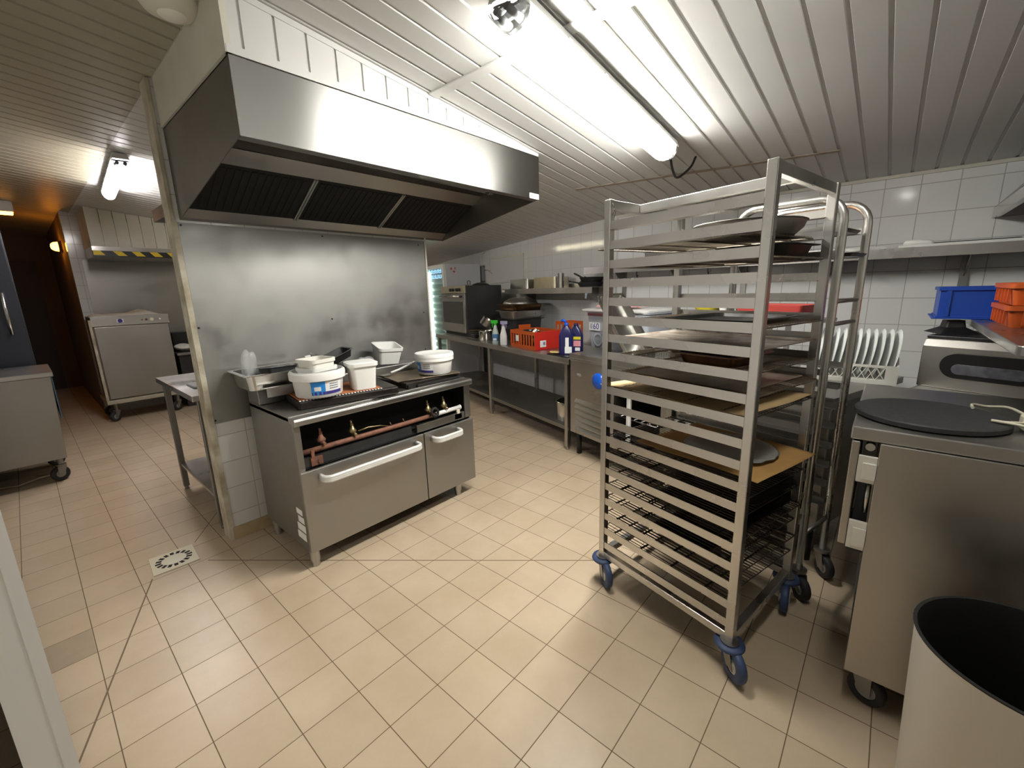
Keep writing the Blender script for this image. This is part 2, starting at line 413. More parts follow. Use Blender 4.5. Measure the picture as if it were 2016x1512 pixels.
# far wall behind the hot cupboard, corridor, hall
b = MB(); b.box(-.43, 4.9, 5.35, 5.45, 0, 2.6); struct('wall_far', b, M['wt_p'])
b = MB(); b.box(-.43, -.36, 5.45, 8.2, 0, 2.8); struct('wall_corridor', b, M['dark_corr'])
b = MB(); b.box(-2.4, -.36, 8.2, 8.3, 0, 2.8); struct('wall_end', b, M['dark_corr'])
b = MB(); b.box(-2.0, -1.9, -3.3, 8.3, 0, 2.8); struct('wall_hall', b, M['pvc_rear'])
b = MB(); b.box(-2.4, 3.1, -3.4, -3.3, 0, 2.8); struct('wall_front', b, M['pvc_rear'])
# white clad wall at the left edge with its dark plinth
wl = [(-1.052,-.95), (-1.31,2.12)]
def wall_strip(b, p, q, th, z0, z1):
    p, q = Vector((*p,0)), Vector((*q,0)); d = (q-p).normalized(); n = Vector((-d.y, d.x, 0))*th
    b.hexa([p+Vector((0,0,z0)), p+n+Vector((0,0,z0)), q+n+Vector((0,0,z0)), q+Vector((0,0,z0))], [p+Vector((0,0,z1)), p+n+Vector((0,0,z1)), q+n+Vector((0,0,z1)), q+Vector((0,0,z1))])
b = MB(); dv = (Vector(wl[1])-Vector(wl[0])); nb = 22
for k in range(nb):
    p = Vector(wl[0])+dv*(k/nb); q = Vector(wl[0])+dv*((k+.965)/nb)
    wall_strip(b, p, q, .02, .075, 2.62)
wall_strip(b, Vector(wl[0])+Vector((-.006,0)), Vector(wl[1])+Vector((-.006,0)), .06, .072, 2.62)
struct('wall_left', b, M['pvc_white'])
b = MB(); wall_strip(b, Vector(wl[0])+Vector((.004,0)), Vector(wl[1])+Vector((.004,0)), .06, 0, .072)
struct('baseboard_left', b, M['grey_plastic'])

# ------------------------------------------------------------------ ceiling lamps
def strip_lamp(label, p, q, mat, lampcat='ceiling light', w=.125, drop=.02):
    p = Vector(p); q = Vector(q); L = (q-p).length; d = (q-p).normalized()
    t = thing('strip_light', label, lampcat, loc=p, rot=(Matrix((d, Vector((0,0,1)).cross(d).normalized(), d.cross(Vector((0,0,1)).cross(d).normalized()))).transposed()).to_euler(), group='fluorescent strip lights')
    b = MB(); b.loft([[(x, yy*w/2, zz) for yy, zz in ((-1,-.045),(-.8,-.012),(.8,-.012),(1,-.045),(.94,-.05),(-.94,-.05))] for x in (0, L)], smooth=False); obj('lamp_tray', b, M['ceiling_light'], t)
    pr = [(-.95,-.051),(-.9,-.075),(-.7,-.098),(-.35,-.112),(0,-.116),(.35,-.112),(.7,-.098),(.9,-.075),(.95,-.051)]
    b = MB(); b.loft([[(x, yy*w/2, zz) for yy, zz in pr] for x in (.07, L-.03)])
    for f in b.bm.faces:
        if len(f.verts) == 4 and abs(f.calc_center_median().y) > w*.36: f.material_index = 1
    obj('diffuser', b, mat, t)
    for x0, x1, k in ((-.012, .069, .9), (L-.029, L+.015, .82)):
        b = MB(); e0, e1 = (x1, x0) if x0 < 0 else (x0, x1)
        b.loft([[(e0, yy*w/2, zz) for yy, zz in pr], [(e1, yy*w/2*k, -.051+(zz+.051)*k) for yy, zz in pr]]); obj('end_cap', b, M['clear'], t)
    b = MB(); b.cyl((.0,-.022,-.075), (.062,-.022,-.075), .012, n=10); b.cyl((.0,.022,-.075), (.062,.022,-.075), .012, n=10); b.box(.03,.055,-.045,.045,-.06,-.052); obj('tube_holder', b, M['grey_plastic'], t)
    for k in range(8):
        x = .3+(k//2)*(L-.6)/3; s_ = 1 if k % 2 else -1; b = MB(); b.box(x-.012, x+.012, s_*w*.46, s_*w*.52, -.066, -.04); obj('clip', b, M['steel_bright'], t)
    return t
strip_lamp('long lit strip light on the sloping ceiling in front of the rack', (.25,-1.02,zc(.25)), (1.66,-1.005,zc(1.66)), [M['lamp'], M['lamp_side']], w=.135)
strip_lamp('lit strip light over the passage beyond the partition, hidden by the hood', (1.5,2.9,zc(1.5)), (2.6,2.9,zc(2.6)), [M['lamp_warm'], M['lamp_warm']])
strip_lamp('second strip light on the near ceiling, mirrored in the right wall tiles', (-.4,-2.05,zc(-.4)), (.78,-2.05,zc(.78)), [M['lamp_near'], M['lamp_near']])
strip_lamp('short-looking lit strip light on the far hallway ceiling', (-.29,2.13,zc(-.29)), (-.215,3.42,zc(-.215)), [M['lamp_hall'], M['lamp_hall']], w=.1)
b = MB(); b.tube(smooth([(1.68,-1.005,zc(1.68)-.05),(1.71,-1.005,zc(1.71)-.075),(1.75,-1.0,zc(1.75)-.11),(1.80,-.995,zc(1.80)-.135),(1.85,-.99,zc(1.85)-.14),(1.90,-1.0,zc(1.90)-.12),(1.95,-1.04,zc(1.95)-.06),(1.97,-1.06,zc(1.97))]), .007, n=8)
tag(obj('lamp_cable', b, M['black']), 'black cable drooping from the end of the long strip light', 'cable')
t = thing('smoke_detector', 'round beige detector on the dark ceiling left of the hood', 'detector', (-.41,-.02,zc(-.41)))
b = MB(); b.lathe([(0,-.045),(.05,-.045),(.085,-.03),(.1,-.008),(.1,.003),(0,.003)], 28); obj('housing', b, M['pvc_old'], t, split=True)
b = MB(); b.lathe([(0,-.056),(.03,-.054),(.045,-.0445),(0,-.0445)], 20); obj('sensor_cap', b, M['white_warm'], t, split=True)
t = thing('exit_lamp', 'small white emergency lamp glowing orange at the dark corridor ceiling', 'lamp', (-.86,5.3,zc(-.86)))
b = MB(); b.box(-.14,.08,-.06,.06,-.11,.0); obj('housing', b, M['white_warm'], t, bev=.006)
b = MB(); b.box(-.13,.07,-.05,.05,-.135,-.1105); obj('lens', b, M['emerg'], t, bev=.006)
t = thing('orange_lamp', 'glowing orange wall lamp at the end of the dark corridor', 'lamp', (-.43,6.0,2.10), rz=0)
b = MB(); b.box(-.03,.0,-.08,.08,-.06,.06); obj('housing', b, M['dark_corr'], t, bev=.004)
b = MB(); b.lathe([(0,.07),(.03,.065),(.05,.04),(.058,0)], 20); o = obj('lens', b, M['lamp_orange'], t); o.rotation_euler = (0, R_(-90), 0); o.location = (-.03,0,0)

def WM(t): return (Matrix.Translation(t.location) @ t.rotation_euler.to_matrix().to_4x4()).inverted()
CFM = Matrix.Translation(CP) @ Matrix.Rotation(CA, 4, 'Z') @ Matrix.Diagonal((1,-1,1,1))   # (s, t, z) -> world

# ------------------------------------------------------------------ extraction hood over the stove
t = thing('range_hood', 'large stainless extraction hood over the stove with three dark filters', 'range hood', (.524,.695,1.80)); I = WM(t)
HX0, HX1 = -.336, 1.388
b = MB(I)
for x in (HX0, HX1-.004):
    b.hexa([(x,-.277,1.968),(x+.004,-.277,1.968),(x+.004,.695,1.80),(x,.695,1.80)], [(x,-.277,2.2195),(x+.004,-.277,2.2195),(x+.004,.695,2.2195),(x,.695,2.2195)])
b.box(HX0,HX1,-.277,.695,2.2155,2.2195); b.box(HX0,HX1,.691,.695,1.80,2.2155)
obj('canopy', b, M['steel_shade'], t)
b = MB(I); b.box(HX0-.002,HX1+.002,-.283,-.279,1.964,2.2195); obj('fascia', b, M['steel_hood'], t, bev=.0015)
b = MB(I); b.box(HX0+.004,HX1-.004,-.279,-.235,1.964,1.969); b.box(HX0+.004,HX1-.004,-.239,-.235,1.969,1.985); obj('grease_gutter', b, M['steel_dark'], t)
def sl(x0, x1, ya, za, yb, zb, th):          # sloping slab in the hood
    return [(x0,ya,za),(x1,ya,za),(x1,yb,zb),(x0,yb,zb)], [(x0,ya,za+th),(x1,ya,za+th),(x1,yb,zb+th),(x0,yb,zb+th)]
def zf(y): return 2.015-(y-.33)*.516
b = MB(I); b.hexa(*sl(HX0+.004,HX1-.004,.235,zf(.235),.33,zf(.33),.004)); b.box(HX0+.004,HX1-.004,.235,.24,zf(.235),2.2155)
b.hexa(*sl(HX0+.004,HX1-.004,.648,zf(.648),.691,1.812,.004)); obj('filter_frame', b, M['steel_h'], t)
fx = [(-.325,.215),(.232,.775),(.795,1.378)]
for x0, x1 in fx:
    f = MB(I); f.hexa(*sl(x0,x1,.332,zf(.332),.646,zf(.646),.022))
    f = obj('filter', f, M['soot'], t)
    b = MB(I); n = 14
    for k in range(n):
        xx = x0+.02+(x1-x0-.04)*(k+.5)/n; b.hexa(*sl(xx-.012,xx+.012,.35,zf(.35)-.004,.63,zf(.63)-.004,.003))
    q = obj('baffle', b, M['soot'], f); q.parent = f; q.matrix_parent_inverse.identity()
for x in (.2235,.785):
    b = MB(I); b.hexa(*sl(x-.012,x-.002,.33,zf(.33)-.008,.648,zf(.648)-.008,.012)); b.hexa(*sl(x+.002,x+.012,.33,zf(.33)-.008,.648,zf(.648)-.008,.012)); b.hexa(*sl(x-.006,x+.006,.33,zf(.33)+.001,.648,zf(.648)+.001,.004))
    obj('filter_rail', b, M['steel'], t)
b = MB(I); b.cyl((-.22,-.2,2.0),(1.0,-.2,1.985),.022,n=14); b.cyl((.99,-.2,1.985),(1.03,-.2,1.9845),.026,n=14); obj('hood_light_tube', b, M['clear'], t)
bd = MB(I); bd.box(1.290,1.384,-.2845,-.2832,1.9665,1.998); bd = obj('maker_badge', bd, M['lbl_white'], t)
b = MB(I); zb = 1.98
b.prism([(1.305,-.2848,zb+.004),(1.311,-.2848,zb-.004),(1.325,-.2848,zb+.013),(1.321,-.2848,zb+.014),(1.311,-.2848,zb+.003)], (0,.0004,0)); obj('red_tick', b, M['red'], bd)
b = MB(I)
for k in range(6): b.box(1.328+k*.008,1.333+k*.008,-.2848,-.2845,zb-.007,zb-.001)
obj('badge_print', b, M['lbl_grey'], bd)
# stainless splash panel
t = thing('splash_panel', 'stainless splash panel on the wall behind the stove', 'wall panel', (.42,.70,.716)); I = WM(t)
b = MB(I); b.box(-.347,1.198,.6955,.6995,.716,1.788); obj('panel', b, M['steel_splash'], t)
for x, z in ((-.336,1.775),(.399,1.771),(-.34,1.253),(-.342,.736),(1.143,1.758),(.40,1.25),(1.15,1.25),(1.14,.96)):
    b = MB(I); b.cyl((x,.6955,z),(x,.693,z),.0055,n=10); obj('screw', b, M['black'], t)

# ------------------------------------------------------------------ stove
t = thing('gas_stove', 'stainless gas stove with two doors and its knob panel missing', 'stove', (.4,.32,0)); I = WM(t)
SX0, SX1, SY1 = -.186, .985, .61
b = MB(I)
b.box(SX0,SX0+.012,.045,SY1,.10,.82); b.box(SX1-.012,SX1,.045,SY1,.10,.82); b.box(SX0+.012,SX1-.012,SY1-.012,SY1,.10,.82)
b.box(SX0+.012,SX1-.012,.045,SY1-.012,.10,.112)
b.box(SX0,SX0+.032,.033,.045,.10,.80); b.box(SX1-.05,SX1,.033,.045,.555,.80)
obj('body', b, M['steel_dark'], t, bev=.002)
b = MB(I); b.box(SX0+.013,SX1-.013,.20,.21,.56,.80); b.box(SX0+.0125,SX0+.02,.05,.2,.555,.80); b.box(SX1-.02,SX1-.0125,.05,.2,.555,.80); b.box(SX0+.013,SX1-.013,.047,.2,.545,.556); obj('burner_bay', b, M['soot'], t)
b = MB(I); b.loft([[(x,.075,.822),(x,.02,.826),(x,.008,.822),(x,.004,.812),(x,.004,.79),(x,.012,.785),(x,.03,.79),(x,.075,.80)] for x in (SX0-.002, SX1+.002)], smooth=False); obj('front_lip', b, M['steel'], t, bev=.0015)
b = MB(I); b.box(SX0,SX1,.075,SY1,.80,.826); obj('top_frame', b, M['steel_dark'], t, bev=.002)
b = MB(I); b.prism([(-.10,.15,.8262),(.43,.035,.8262),(.50,.40,.8262),(-.05,.44,.8262)], (0,0,.047)); obj('hotplate', b, M['iron'], t, bev=.01)
b = MB(I); b.box(.525,.965,.10,.44,.8262,.863); obj('hotplate', b, M['iron'], t, bev=.008)
b = MB(I); b.box(.53,.55,.085,.119,.8262,.85); b.box(.60,.95,.085,.11,.8262,.842); obj('plate_edge', b, M['soot'], t, bev=.003)
b = MB(I); b.box(SX0,SX1,.45,SY1,.8262,.92); obj('flue_riser', b, M['steel_dark'], t, bev=.004)
# pipe rail with valves
b = MB(I); b.tube([(SX0+.012,.06,.632),(.05,.058,.632),(.45,.056,.63),(.70,.056,.631)], .0135, n=10); pipe = obj('gas_rail', b, M['rust'], t)
b = MB(I); b.tube([(.70,.056,.631),(.90,.056,.633)], .0145, n=10); b.cyl((.90,.056,.633),(.912,.056,.633),.017,n=10); obj('rail_end', b, M['alu_white'], pipe)
def valve(x, mat, big):
    b = MB(I); b.cyl((x,.07,.635),(x,.075,.70),.009,n=8); b.lathe([(0,.0),(.02,.0),(.023,.012),(.014,.024),(.010,.035),(0,.035)], 10, (x,.075,.66)); b.cyl((x,.075,.66),(x,.035,.655),.008,n=8)
    b.cyl((x,.075,.70),(x,.08,.73),.006,n=8); b.lathe([(0,.0),(.010,.0),(.010,.012),(0,.012)], 6, (x,.0755,.70))
    v = obj('gas_valve', b, mat, t)
    if big:
        b = MB(I); b.lathe([(.028,-.006),(.034,0),(.028,.006),(.020,.006),(.017,0),(.020,-.006),(.028,-.006)], 20); b.bm.transform(I.inverted() if False else Matrix.Translation(Vector((x+.02,.033,.66))-t.location) @ Matrix.Rotation(R_(80),4,'X') @ I.inverted()) if False else None
        b2 = MB(Matrix.Translation(Vector((x+.02,.03,.655))-t.location) @ Matrix.Rotation(R_(78),4,'X')); b.bm.free(); b2.lathe([(.028,-.007),(.035,0),(.028,.007),(.020,.007),(.017,0),(.020,-.007),(.028,-.007)], 20)
        obj('valve_ring', b2, M['soot'], v)
for x, m_, g_ in ((-.04,M['rust'],0),(.135,M['brass'],0),(.655,M['brass'],1),(.785,M['brass'],1)): valve(x, m_, g_ and x < .7)
b = MB(I); b.tube([(.16,.06,.665),(.22,.055,.672),(.30,.06,.66),(.36,.065,.64)], .004, n=6); obj('thin_gas_pipe', b, M['brass'], t)
for x in (.37,.46):
    b = MB(I); b.cyl((x,.056,.64),(x-.012,.05,.665),.003,n=6); obj('pilot_pipe', b, M['rust'], pipe)
b = MB(I); b.box(-.12,-.06,.036,.046,.556,.60); b.box(-.115,-.10,.034,.044,.60,.64); b.cyl((-.075,.03,.575),(-.075,.04,.575),.012,n=10); obj('rail_bracket', b, M['rust'], t)
b = MB(I); b.box(.84,.90,.03,.044,.565,.60); b.box(.86,.885,.028,.04,.60,.628); obj('rail_bracket', b, M['trim_dirty'], t)
b = MB(I); b.box(SX0+.035,.50,.0455,.06,.556,.605); obj('bay_apron', b, M['enamel_dark'], t)
b = MB(I); b.box(.53,.925,.03,.05,.556,.603); obj('bay_apron_steel', b, M['steel_dark'], t, bev=.002)
# doors with bow handles
def door(x0, x1, hx0, hx1, name):
    b = MB(I); b.box(x0,x1,.012,.032,.102,.546); d = obj('door', b, M['steel_door'], t, bev=.004); d['label'] = name
    pts = [(hx0+.012,.012,.455),(hx0+.012,-.02,.462)]
    b = MB(I)
    # flat bow handle: rounded loop seen from the front
    pt = [(hx0,.013,.496)]
    for k in range(9): a = R_(90*k/8); pt.append((hx0+.04-.04*math.cos(a), -.012-.04*math.sin(a), .496))
    for k in range(9): a = R_(90-90*k/8); pt.append((hx1-.04+.04*math.cos(a), -.012-.04*math.sin(a), .496))
    pt.append((hx1,.013,.496))
    for off in (-.009, .0, .009): b.tube([(x,y,z+off) for x, y, z in pt], .0115, n=10)
    obj('handle', b, M['alu_white'], d); return d
door(-.19,.563,-.095,.505,'wide steel oven door with a long white bow handle'); door(.569,.985,.625,.84,'narrow steel cupboard door with a short white bow handle')
for x, y in ((-.155,.065),(.865,.075),(-.155,.56),(.94,.56)):
    b = MB(I); b.lathe([(0,0),(.021,0),(.021,.03),(.026,.032),(.026,.1),(0,.1)], 14, (x,y,0)); obj('leg', b, M['steel'], t, split=True)
b = MB(I); b.box(SX0-.0012,SX0,.06,.16,.15,.19); b.box(SX0-.0012,SX0,.055,.15,.20,.24); b.box(SX0-.0012,SX0,.06,.13,.25,.285); b.box(SX0-.0012,SX0,.07,.14,.295,.325); obj('torn_label', b, M['lbl_white'], t)

# ------------------------------------------------------------------ things on the stove
def bucket(name_label, c, dia, h, rot, lid, group=None):
    t = thing('plastic_bucket', name_label, 'bucket', c, rot, group=group); r = dia/2
    b = MB(); b.lathe([(0,0),(r*.86,0),(r*.9,.006),(r,h-.03),(r*.985,h-.03),(0,h-.03)] if lid else [(0,0),(r*.86,0),(r*.9,.006),(r,h),(r*.98,h),(r*.88,.012),(0,.012)], 40); obj('tub', b, M['white'], t, split=True)
    b = MB(); b.lathe([(r*1.0,h-.045),(r*1.07,h-.045),(r*1.08,h-.012),(r*1.06,h-.006),(r*1.0,h-.006)], 40); obj('rim', b, M['white'], t, split=True)
    if lid:
        b = MB(); b.lathe([(0,h-.004),(r*.85,h-.004),(r*.93,h+.002),(r*1.06,h+.002),(r*1.09,h-.01),(r*1.09,h-.022),(r*1.07,h-.022)], 40); obj('lid', b, M['white'], t, split=True)
        b = MB(); b.tube([(r*1.1*math.cos(a), r*1.1*math.sin(a), h-.03-.012*math.sin((a-R_(-100))/R_(60)*math.pi)) for a in [R_(-100+6*k) for k in range(11)]], .0035, n=6); obj('handle', b, M['white'], t)
    def patch(a0, a1, z0, z1, mat, nm, par, off=.0012):
        b = MB(); n = 8
        def rr(z): return r*(.9+.1*(z-.006)/(h-.006 if not lid else h-.036))+off
        b.loft([[(rr(z)*math.cos(R_(a0+(a1-a0)*k/n)), rr(z)*math.sin(R_(a0+(a1-a0)*k/n)), z) for k in range(n+1)] for z in (z0, z1)], closed=False, cap0=False, cap1=False)
        return obj(nm, b, mat, par)
    lb = patch(-40,36,.018,h-.05,M['lbl_white'],'label',t)
    patch(-40,-8,.018,h-.05,M['lbl_blue'],'blue_band',lb,.0016)
    patch(-40,36,.018,.034,M['lbl_navy'],'navy_band',lb,.0019)
    patch(-33,-18,.04,.062,M['lbl_white'],'print',lb,.0020)
    for k in range(3): patch(2,26,.045+.012*k,.05+.012*k,M['lbl_grey'],'print',lb,.0018)
    return t
# direction of the camera seen from a point, for turning labels the way they face in the photo
def facing(x, y, off=0): return math.atan2(-2.09-y, -.97-x)+off
z0 = .866
c1 = (.04,.203,.8815); bucket('round white bucket with blue label, stacked with square tubs, on the orange mat', c1, .262, .138, facing(.04,.203)+R_(22), False)
bucket('round white bucket with lid and blue label at the stove right end', (.825,.19,.8735), .24, .135, facing(.825,.19)+R_(-42), True)
def tub(name, label, c, rz, w, d, h, mat, lid=False, tilt=None, name2='square_tub', group=None):
    t = thing(name2, label, 'tub', c, rz, group=group)
    if tilt: t.rotation_euler = tilt
    b = MB(); k = .86
    rg = [rrect(w*k,d*k,.02,0), rrect(w,d,.024,h-.02), rrect(w+.012,d+.012,.028,h-.019), rrect(w+.014,d+.014,.028,h), rrect(w-.006,d-.006,.022,h), rrect(w*k-.006,d*k-.006,.018,.004)]
    b.loft(rg); obj('shell', b, mat, t, split=True)
    if lid:
        b = MB(); b.loft([rrect(w+.02,d+.02,.03,h-.014), rrect(w+.022,d+.022,.03,h+.004), rrect(w+.008,d+.008,.028,h+.008), rrect(w-.02,d-.02,.02,h+.007)]); obj('lid', b, mat, t, split=True)
    return t
tub('a', 'lower square white tub nested on the round bucket', (.04,.203,.9), R_(12), .150,.150,.135, M['white'])
tub('a', 'top square white tub nested in another above the round bucket', (.04,.203,.953), R_(12), .141,.141,.125, M['white_warm'])
tb = tub('a', 'square white tub with printed lid beside the blue-labelled bucket', (.266,.148,.8815), R_(-14), .14,.14,.145, M['white'], lid=True)
b = MB(); b.box(-.05,.03,-.05,.05,.1402,.1408); b.mi = 1; b.box(-.055,-.035,-.04,.045,.1409,.1414); obj('lid_print', b, [plain('lid_print_red', (.60,.35,.30), .5), plain('lid_print_violet', (.35,.32,.62), .5)], tb)
tub('a', 'open square white tub standing at the back of the stove by the splash panel', (.675,.535,.9435), R_(-10), .165,.155,.115, M['white'], tilt=(R_(13),R_(4),R_(-10)))
# orange mats / sheet
def sheet(name, label, cat, pts, z, th, mat, rim=0, group=None, parts=True):
    c = Vector((sum(p[0] for p in pts)/4, sum(p[1] for p in pts)/4, z)); t = thing(name, label, cat, c, group=group)
    b = MB(); q = [Vector((p[0]-c.x, p[1]-c.y, 0)) for p in pts]
    b.hexa(q, [p+Vector((0,0,th)) for p in q]); o = obj('sheet', b, mat, t, bev=.001)
    if rim:
        b = MB(); b.tube([p+Vector((0,0,th)) for p in q], rim, n=6, closed=True); obj('rolled_edge', b, mat if rim < .003 else M['sheet_worn'], t)
    return t
sheet('baking_mat', 'orange baking mat under the white tubs on the stove', 'baking mat', [(-.09,.155),(.33,.068),(.39,.36),(-.045,.425)], .8735, .006, M['terracotta'], .0025)
b = MB(); n = 26
for k in range(n+1):
    x = -.09+.42*k/n; yv = .155-.087*k/n; b.box(x-.004,x+.004,yv-.006,yv+.003,0,.0035)
t = thing('perforated_strip', 'pale perforated edge strip at the front of the orange baking mat', 'strip', (0,0,.8735)); 
obj('strip', b, M['lbl_white'], t); bpy.data.objects['strip'].location = (0,-.004,0)
sheet('griddle_sheet', 'brown greasy baking sheet under the lidded bucket on the stove', 'baking sheet', [(.505,.155),(.935,.065),(.985,.385),(.56,.445)], .8635, .005, M['griddle'], .0035)
# gastronorm pan with its contents
t = thing('steel_pan', 'long stainless pan full of odds and ends at the stove left end', 'pan', (-.045,.515,.9215), R_(-1))
b = MB(); w, d, h = .43,.315,.085
b.loft([rrect(w-.06,d-.06,.03,0), rrect(w-.04,d-.04,.035,h-.004), rrect(w,d,.02,h-.004), rrect(w,d,.02,h), rrect(w-.045,d-.045,.033,h), rrect(w-.064,d-.064,.028,.003)]); obj('pan', b, M['steel_bright'], t, split=True)
def blob(c, r, n=3, seed=1, amp=.25, flat=(1,1,1)):
    bm = bmesh.new(); bmesh.ops.create_icosphere(bm, subdivisions=n, radius=1)
    rnd = random.Random(seed); w_ = [(Vector((rnd.uniform(-3,3),rnd.uniform(-3,3),rnd.uniform(-3,3))), rnd.uniform(0,6), rnd.uniform(.3,1)) for _ in range(7)]
    for v in bm.verts:
        k = 1+amp*sum(a*math.sin(f.dot(v.co)*1.4+p) for f, p, a in w_)/3
        v.co = Vector((v.co.x*r*k*flat[0]+c[0], v.co.y*r*k*flat[1]+c[1], v.co.z*r*k*flat[2]+c[2]))
    for f in bm.faces: f.smooth = amp < .38
    m_ = MB(); m_.bm.free(); m_.bm = bm; return m_
def soft(name, label, cat, c, r, mat, seed, amp, flat, group=None, n=3, rz=0):
    o = obj(name, blob((0,0,r*flat[2]*.9), r, n, seed, amp, flat), mat, loc=c, rz=rz); return tag(o, label, cat, group)
soft('plastic_bag', 'crumpled clear plastic bag in the left end of the steel pan', 'bag', (-.175,.56,.932), .066, M['film'], 5, .55, (.6,.6,1.4), n=4)
soft('plastic_wrap', 'crumpled clear wrap at the back of the stove beside the open tub', 'wrap', (.52,.54,.929), .05, M['film'], 9, .5, (1.2,.6,.7), n=4)
t = thing('grey_tray', 'dark grey food tray lying in the steel pan', 'tray', (-.05,.49,.985), R_(16), rot=(R_(-6),R_(3),R_(10)))
b = MB(); b.loft([rrect(.15,.10,.015,0), rrect(.17,.12,.018,.03), rrect(.185,.135,.02,.031), rrect(.185,.135,.02,.034), rrect(.16,.11,.016,.033), rrect(.14,.09,.014,.004)]); obj('shell', b, M['darkgrey'], t, split=True)
b = MB(); b.box(-.06,.04,-.04,.03,-.028,-.002); obj('pale_box', b, M['white_warm'], t, bev=.006)
soft('grey_rag', 'grey-brown rag bunched in the steel pan beside the grey tray', 'rag', (-.175,.465,.931), .033, M['griddle'], 3, .3, (1.0,.8,.7))
soft('dark_pouch', 'dark glossy pouch at the back of the steel pan', 'pouch', (.085,.56,.9345), .045, plain('dark_pouch', (.05,.03,.035), .25), 11, .3, (1.2,.7,.85))
t = thing('white_scraper', 'white plastic scraper sticking up out of the steel pan', 'scraper', (.115,.46,.952), rot=(R_(8),R_(-6),0))
b = MB(); b.loft([rrect(.02,.008,.003,-.02), rrect(.022,.009,.003,.06), rrect(.03,.007,.003,.075), rrect(.034,.005,.002,.115)]); obj('blade', b, M['white'], t, split=True)
b = MB(); b.tube([(.19,.62,.9235),(.185,.60,1.0),(.16,.58,1.045),(.19,.59,1.06),(.225,.60,1.04),(.20,.595,1.03),(.18,.59,1.05),(.24,.60,1.035)], .0022, n=6)
tag(obj('wire_whisk_loop', b, M['steel_dark']), 'thin looped wire standing behind the tubs on the stove', 'wire')
def punnet(c, rot, label):
    t = thing('black_punnet', label, 'food tray', c, group='black food trays at the back of the stove'); t.rotation_euler = rot
    b = MB(); b.loft([rrect(.14,.085,.014,0), rrect(.165,.11,.018,.045), rrect(.18,.125,.02,.046), rrect(.18,.125,.02,.049), rrect(.16,.105,.017,.047), rrect(.135,.08,.012,.003)]); obj('shell', b, M['black'], t, split=True)
punnet((.345,.535,.9235), (0,0,R_(8)), 'lower black food tray leaning at the back of the stove')
punnet((.335,.535,1.0), (R_(2),R_(-17),R_(10)), 'upper black food tray tilted on another one at the stove back')
t = thing('steel_bracket', 'short folded steel strip leaning on the front of the steel pan', 'bracket', (-.10,.352,.8808), R_(-3))
b = MB(); b.box(-.07,.07,-.003,.003,0,.055); b.box(-.10,.10,-.018,.003,.052,.056); obj('strip', b, M['steel'], t, bev=.001)
t = thing('white_spatula', 'white handled spatula lying beside the lidded bucket on the stove', 'spatula', (.70,.40,.872), R_(4))
b = MB(); b.tube([(-.09,0,.012),(-.02,0,.022),(.06,0,.04),(.12,0,.055)], .008, n=8); obj('handle', b, M['white'], t)
b = MB(); b.box(-.16,-.085,-.025,.025,.002,.006); obj('blade', b, M['steel_bright'], t, bev=.001)
# floor drain
t = thing('floor_drain', 'square cream floor drain with a ring of slots in the tiled floor', 'drain', (-.64,.733,0), R_(-3))
b = MB(); b.box(-.1,.1,-.105,.105,.0003,.006); obj('plate', b, plain('cream_drain', (.70,.64,.48), .45), t, bev=.002)
for k in range(16):
    a = 2*math.pi*k/16; b = MB(Matrix.Rotation(a,4,'Z')); b.box(.056,.082,-.0085,.0085,.0061,.0066); obj('slot', b, M['soot'], t)
b = MB(); b.lathe([(0,.0105),(.035,.010),(.05,.0062)], 28); obj('boss', b, M['plug'], t, split=True)

# ------------------------------------------------------------------ tray rack in the middle of the room
RF, RL, RR = Vector((.512,-1.80,0)), Vector((.685,-1.155,0)), Vector((1.085,-1.895,0))
RU = (RR-RF).normalized(); RV = (RL-RF).normalized(); RA, RC_ = (RR-RF).length, (RL-RF).length
RKM = Matrix(((RU.x,RV.x,0,RF.x),(RU.y,RV.y,0,RF.y),(0,0,1,0),(0,0,0,1)))
ZK = [1.655-.0762*k for k in range(20)]
t = thing('tray_rack', 'tall stainless tray rack with many runners and blue castors', 'rack', RKM @ Vector((RA/2, RC_/2, 0))); I = WM(t) @ RKM
P_ = .032
def post(a, c, z0=.135, z1=1.75):
    b = MB(I); b.box(a,a+P_,c,c+P_,z0,z1); obj('post', b, M['rack_steel'], t, bev=.003)
for a in (0, RA-P_):
    for c in (0, RC_-P_): post(a, c)
for k, z in enumerate(ZK):
    for side in (0, 1):
        b = MB(I); c0, c1 = P_-.004, RC_-P_+.004
        if side == 0: a0, a1, a2 = .004, .0065, .046
        else: a0, a1, a2 = RA-.004, RA-.0065, RA-.046
        b.hexa([(a0,c0,z-.022),(a1,c0,z-.022),(a1,c1,z-.022),(a0,c1,z-.022)], [(a0,c0,z+.011),(a1,c0,z+.011),(a1,c1,z+.011),(a0,c1,z+.011)])
        b.hexa([(a1,c0,z-.022),(a2,c0,z-.022),(a2,c1,z-.022),(a1,c1,z-.022)], [(a1,c0,z-.0197),(a2,c0,z-.0197),(a2,c1,z-.0197),(a1,c1,z-.0197)])
        obj('runner', b, M['rack_steel'], t)
for a in (.002, RA-.032):
    b = MB(I); b.box(a,a+.03,P_-.004,RC_-P_+.004,.135,.165); obj('base_rail', b, M['rack_steel'], t, bev=.002)
for c in (.002, RC_-.032):
    b = MB(I); b.box(P_-.004,RA-P_+.004,c,c+.03,.135,.165); obj('base_rail', b, M['rack_steel'], t, bev=.002)
for c in (.004, RC_-.03):
    b = MB(I); b.box(P_-.004,RA-P_+.004,c,c+.026,1.712,1.748); obj('top_rail', b, M['rack_steel'], t, bev=.002)
b = MB(I); b.box(.205,.23,.03,RC_-.03,1.714,1.747); obj('top_rail', b, M['rack_steel'], t, bev=.002)
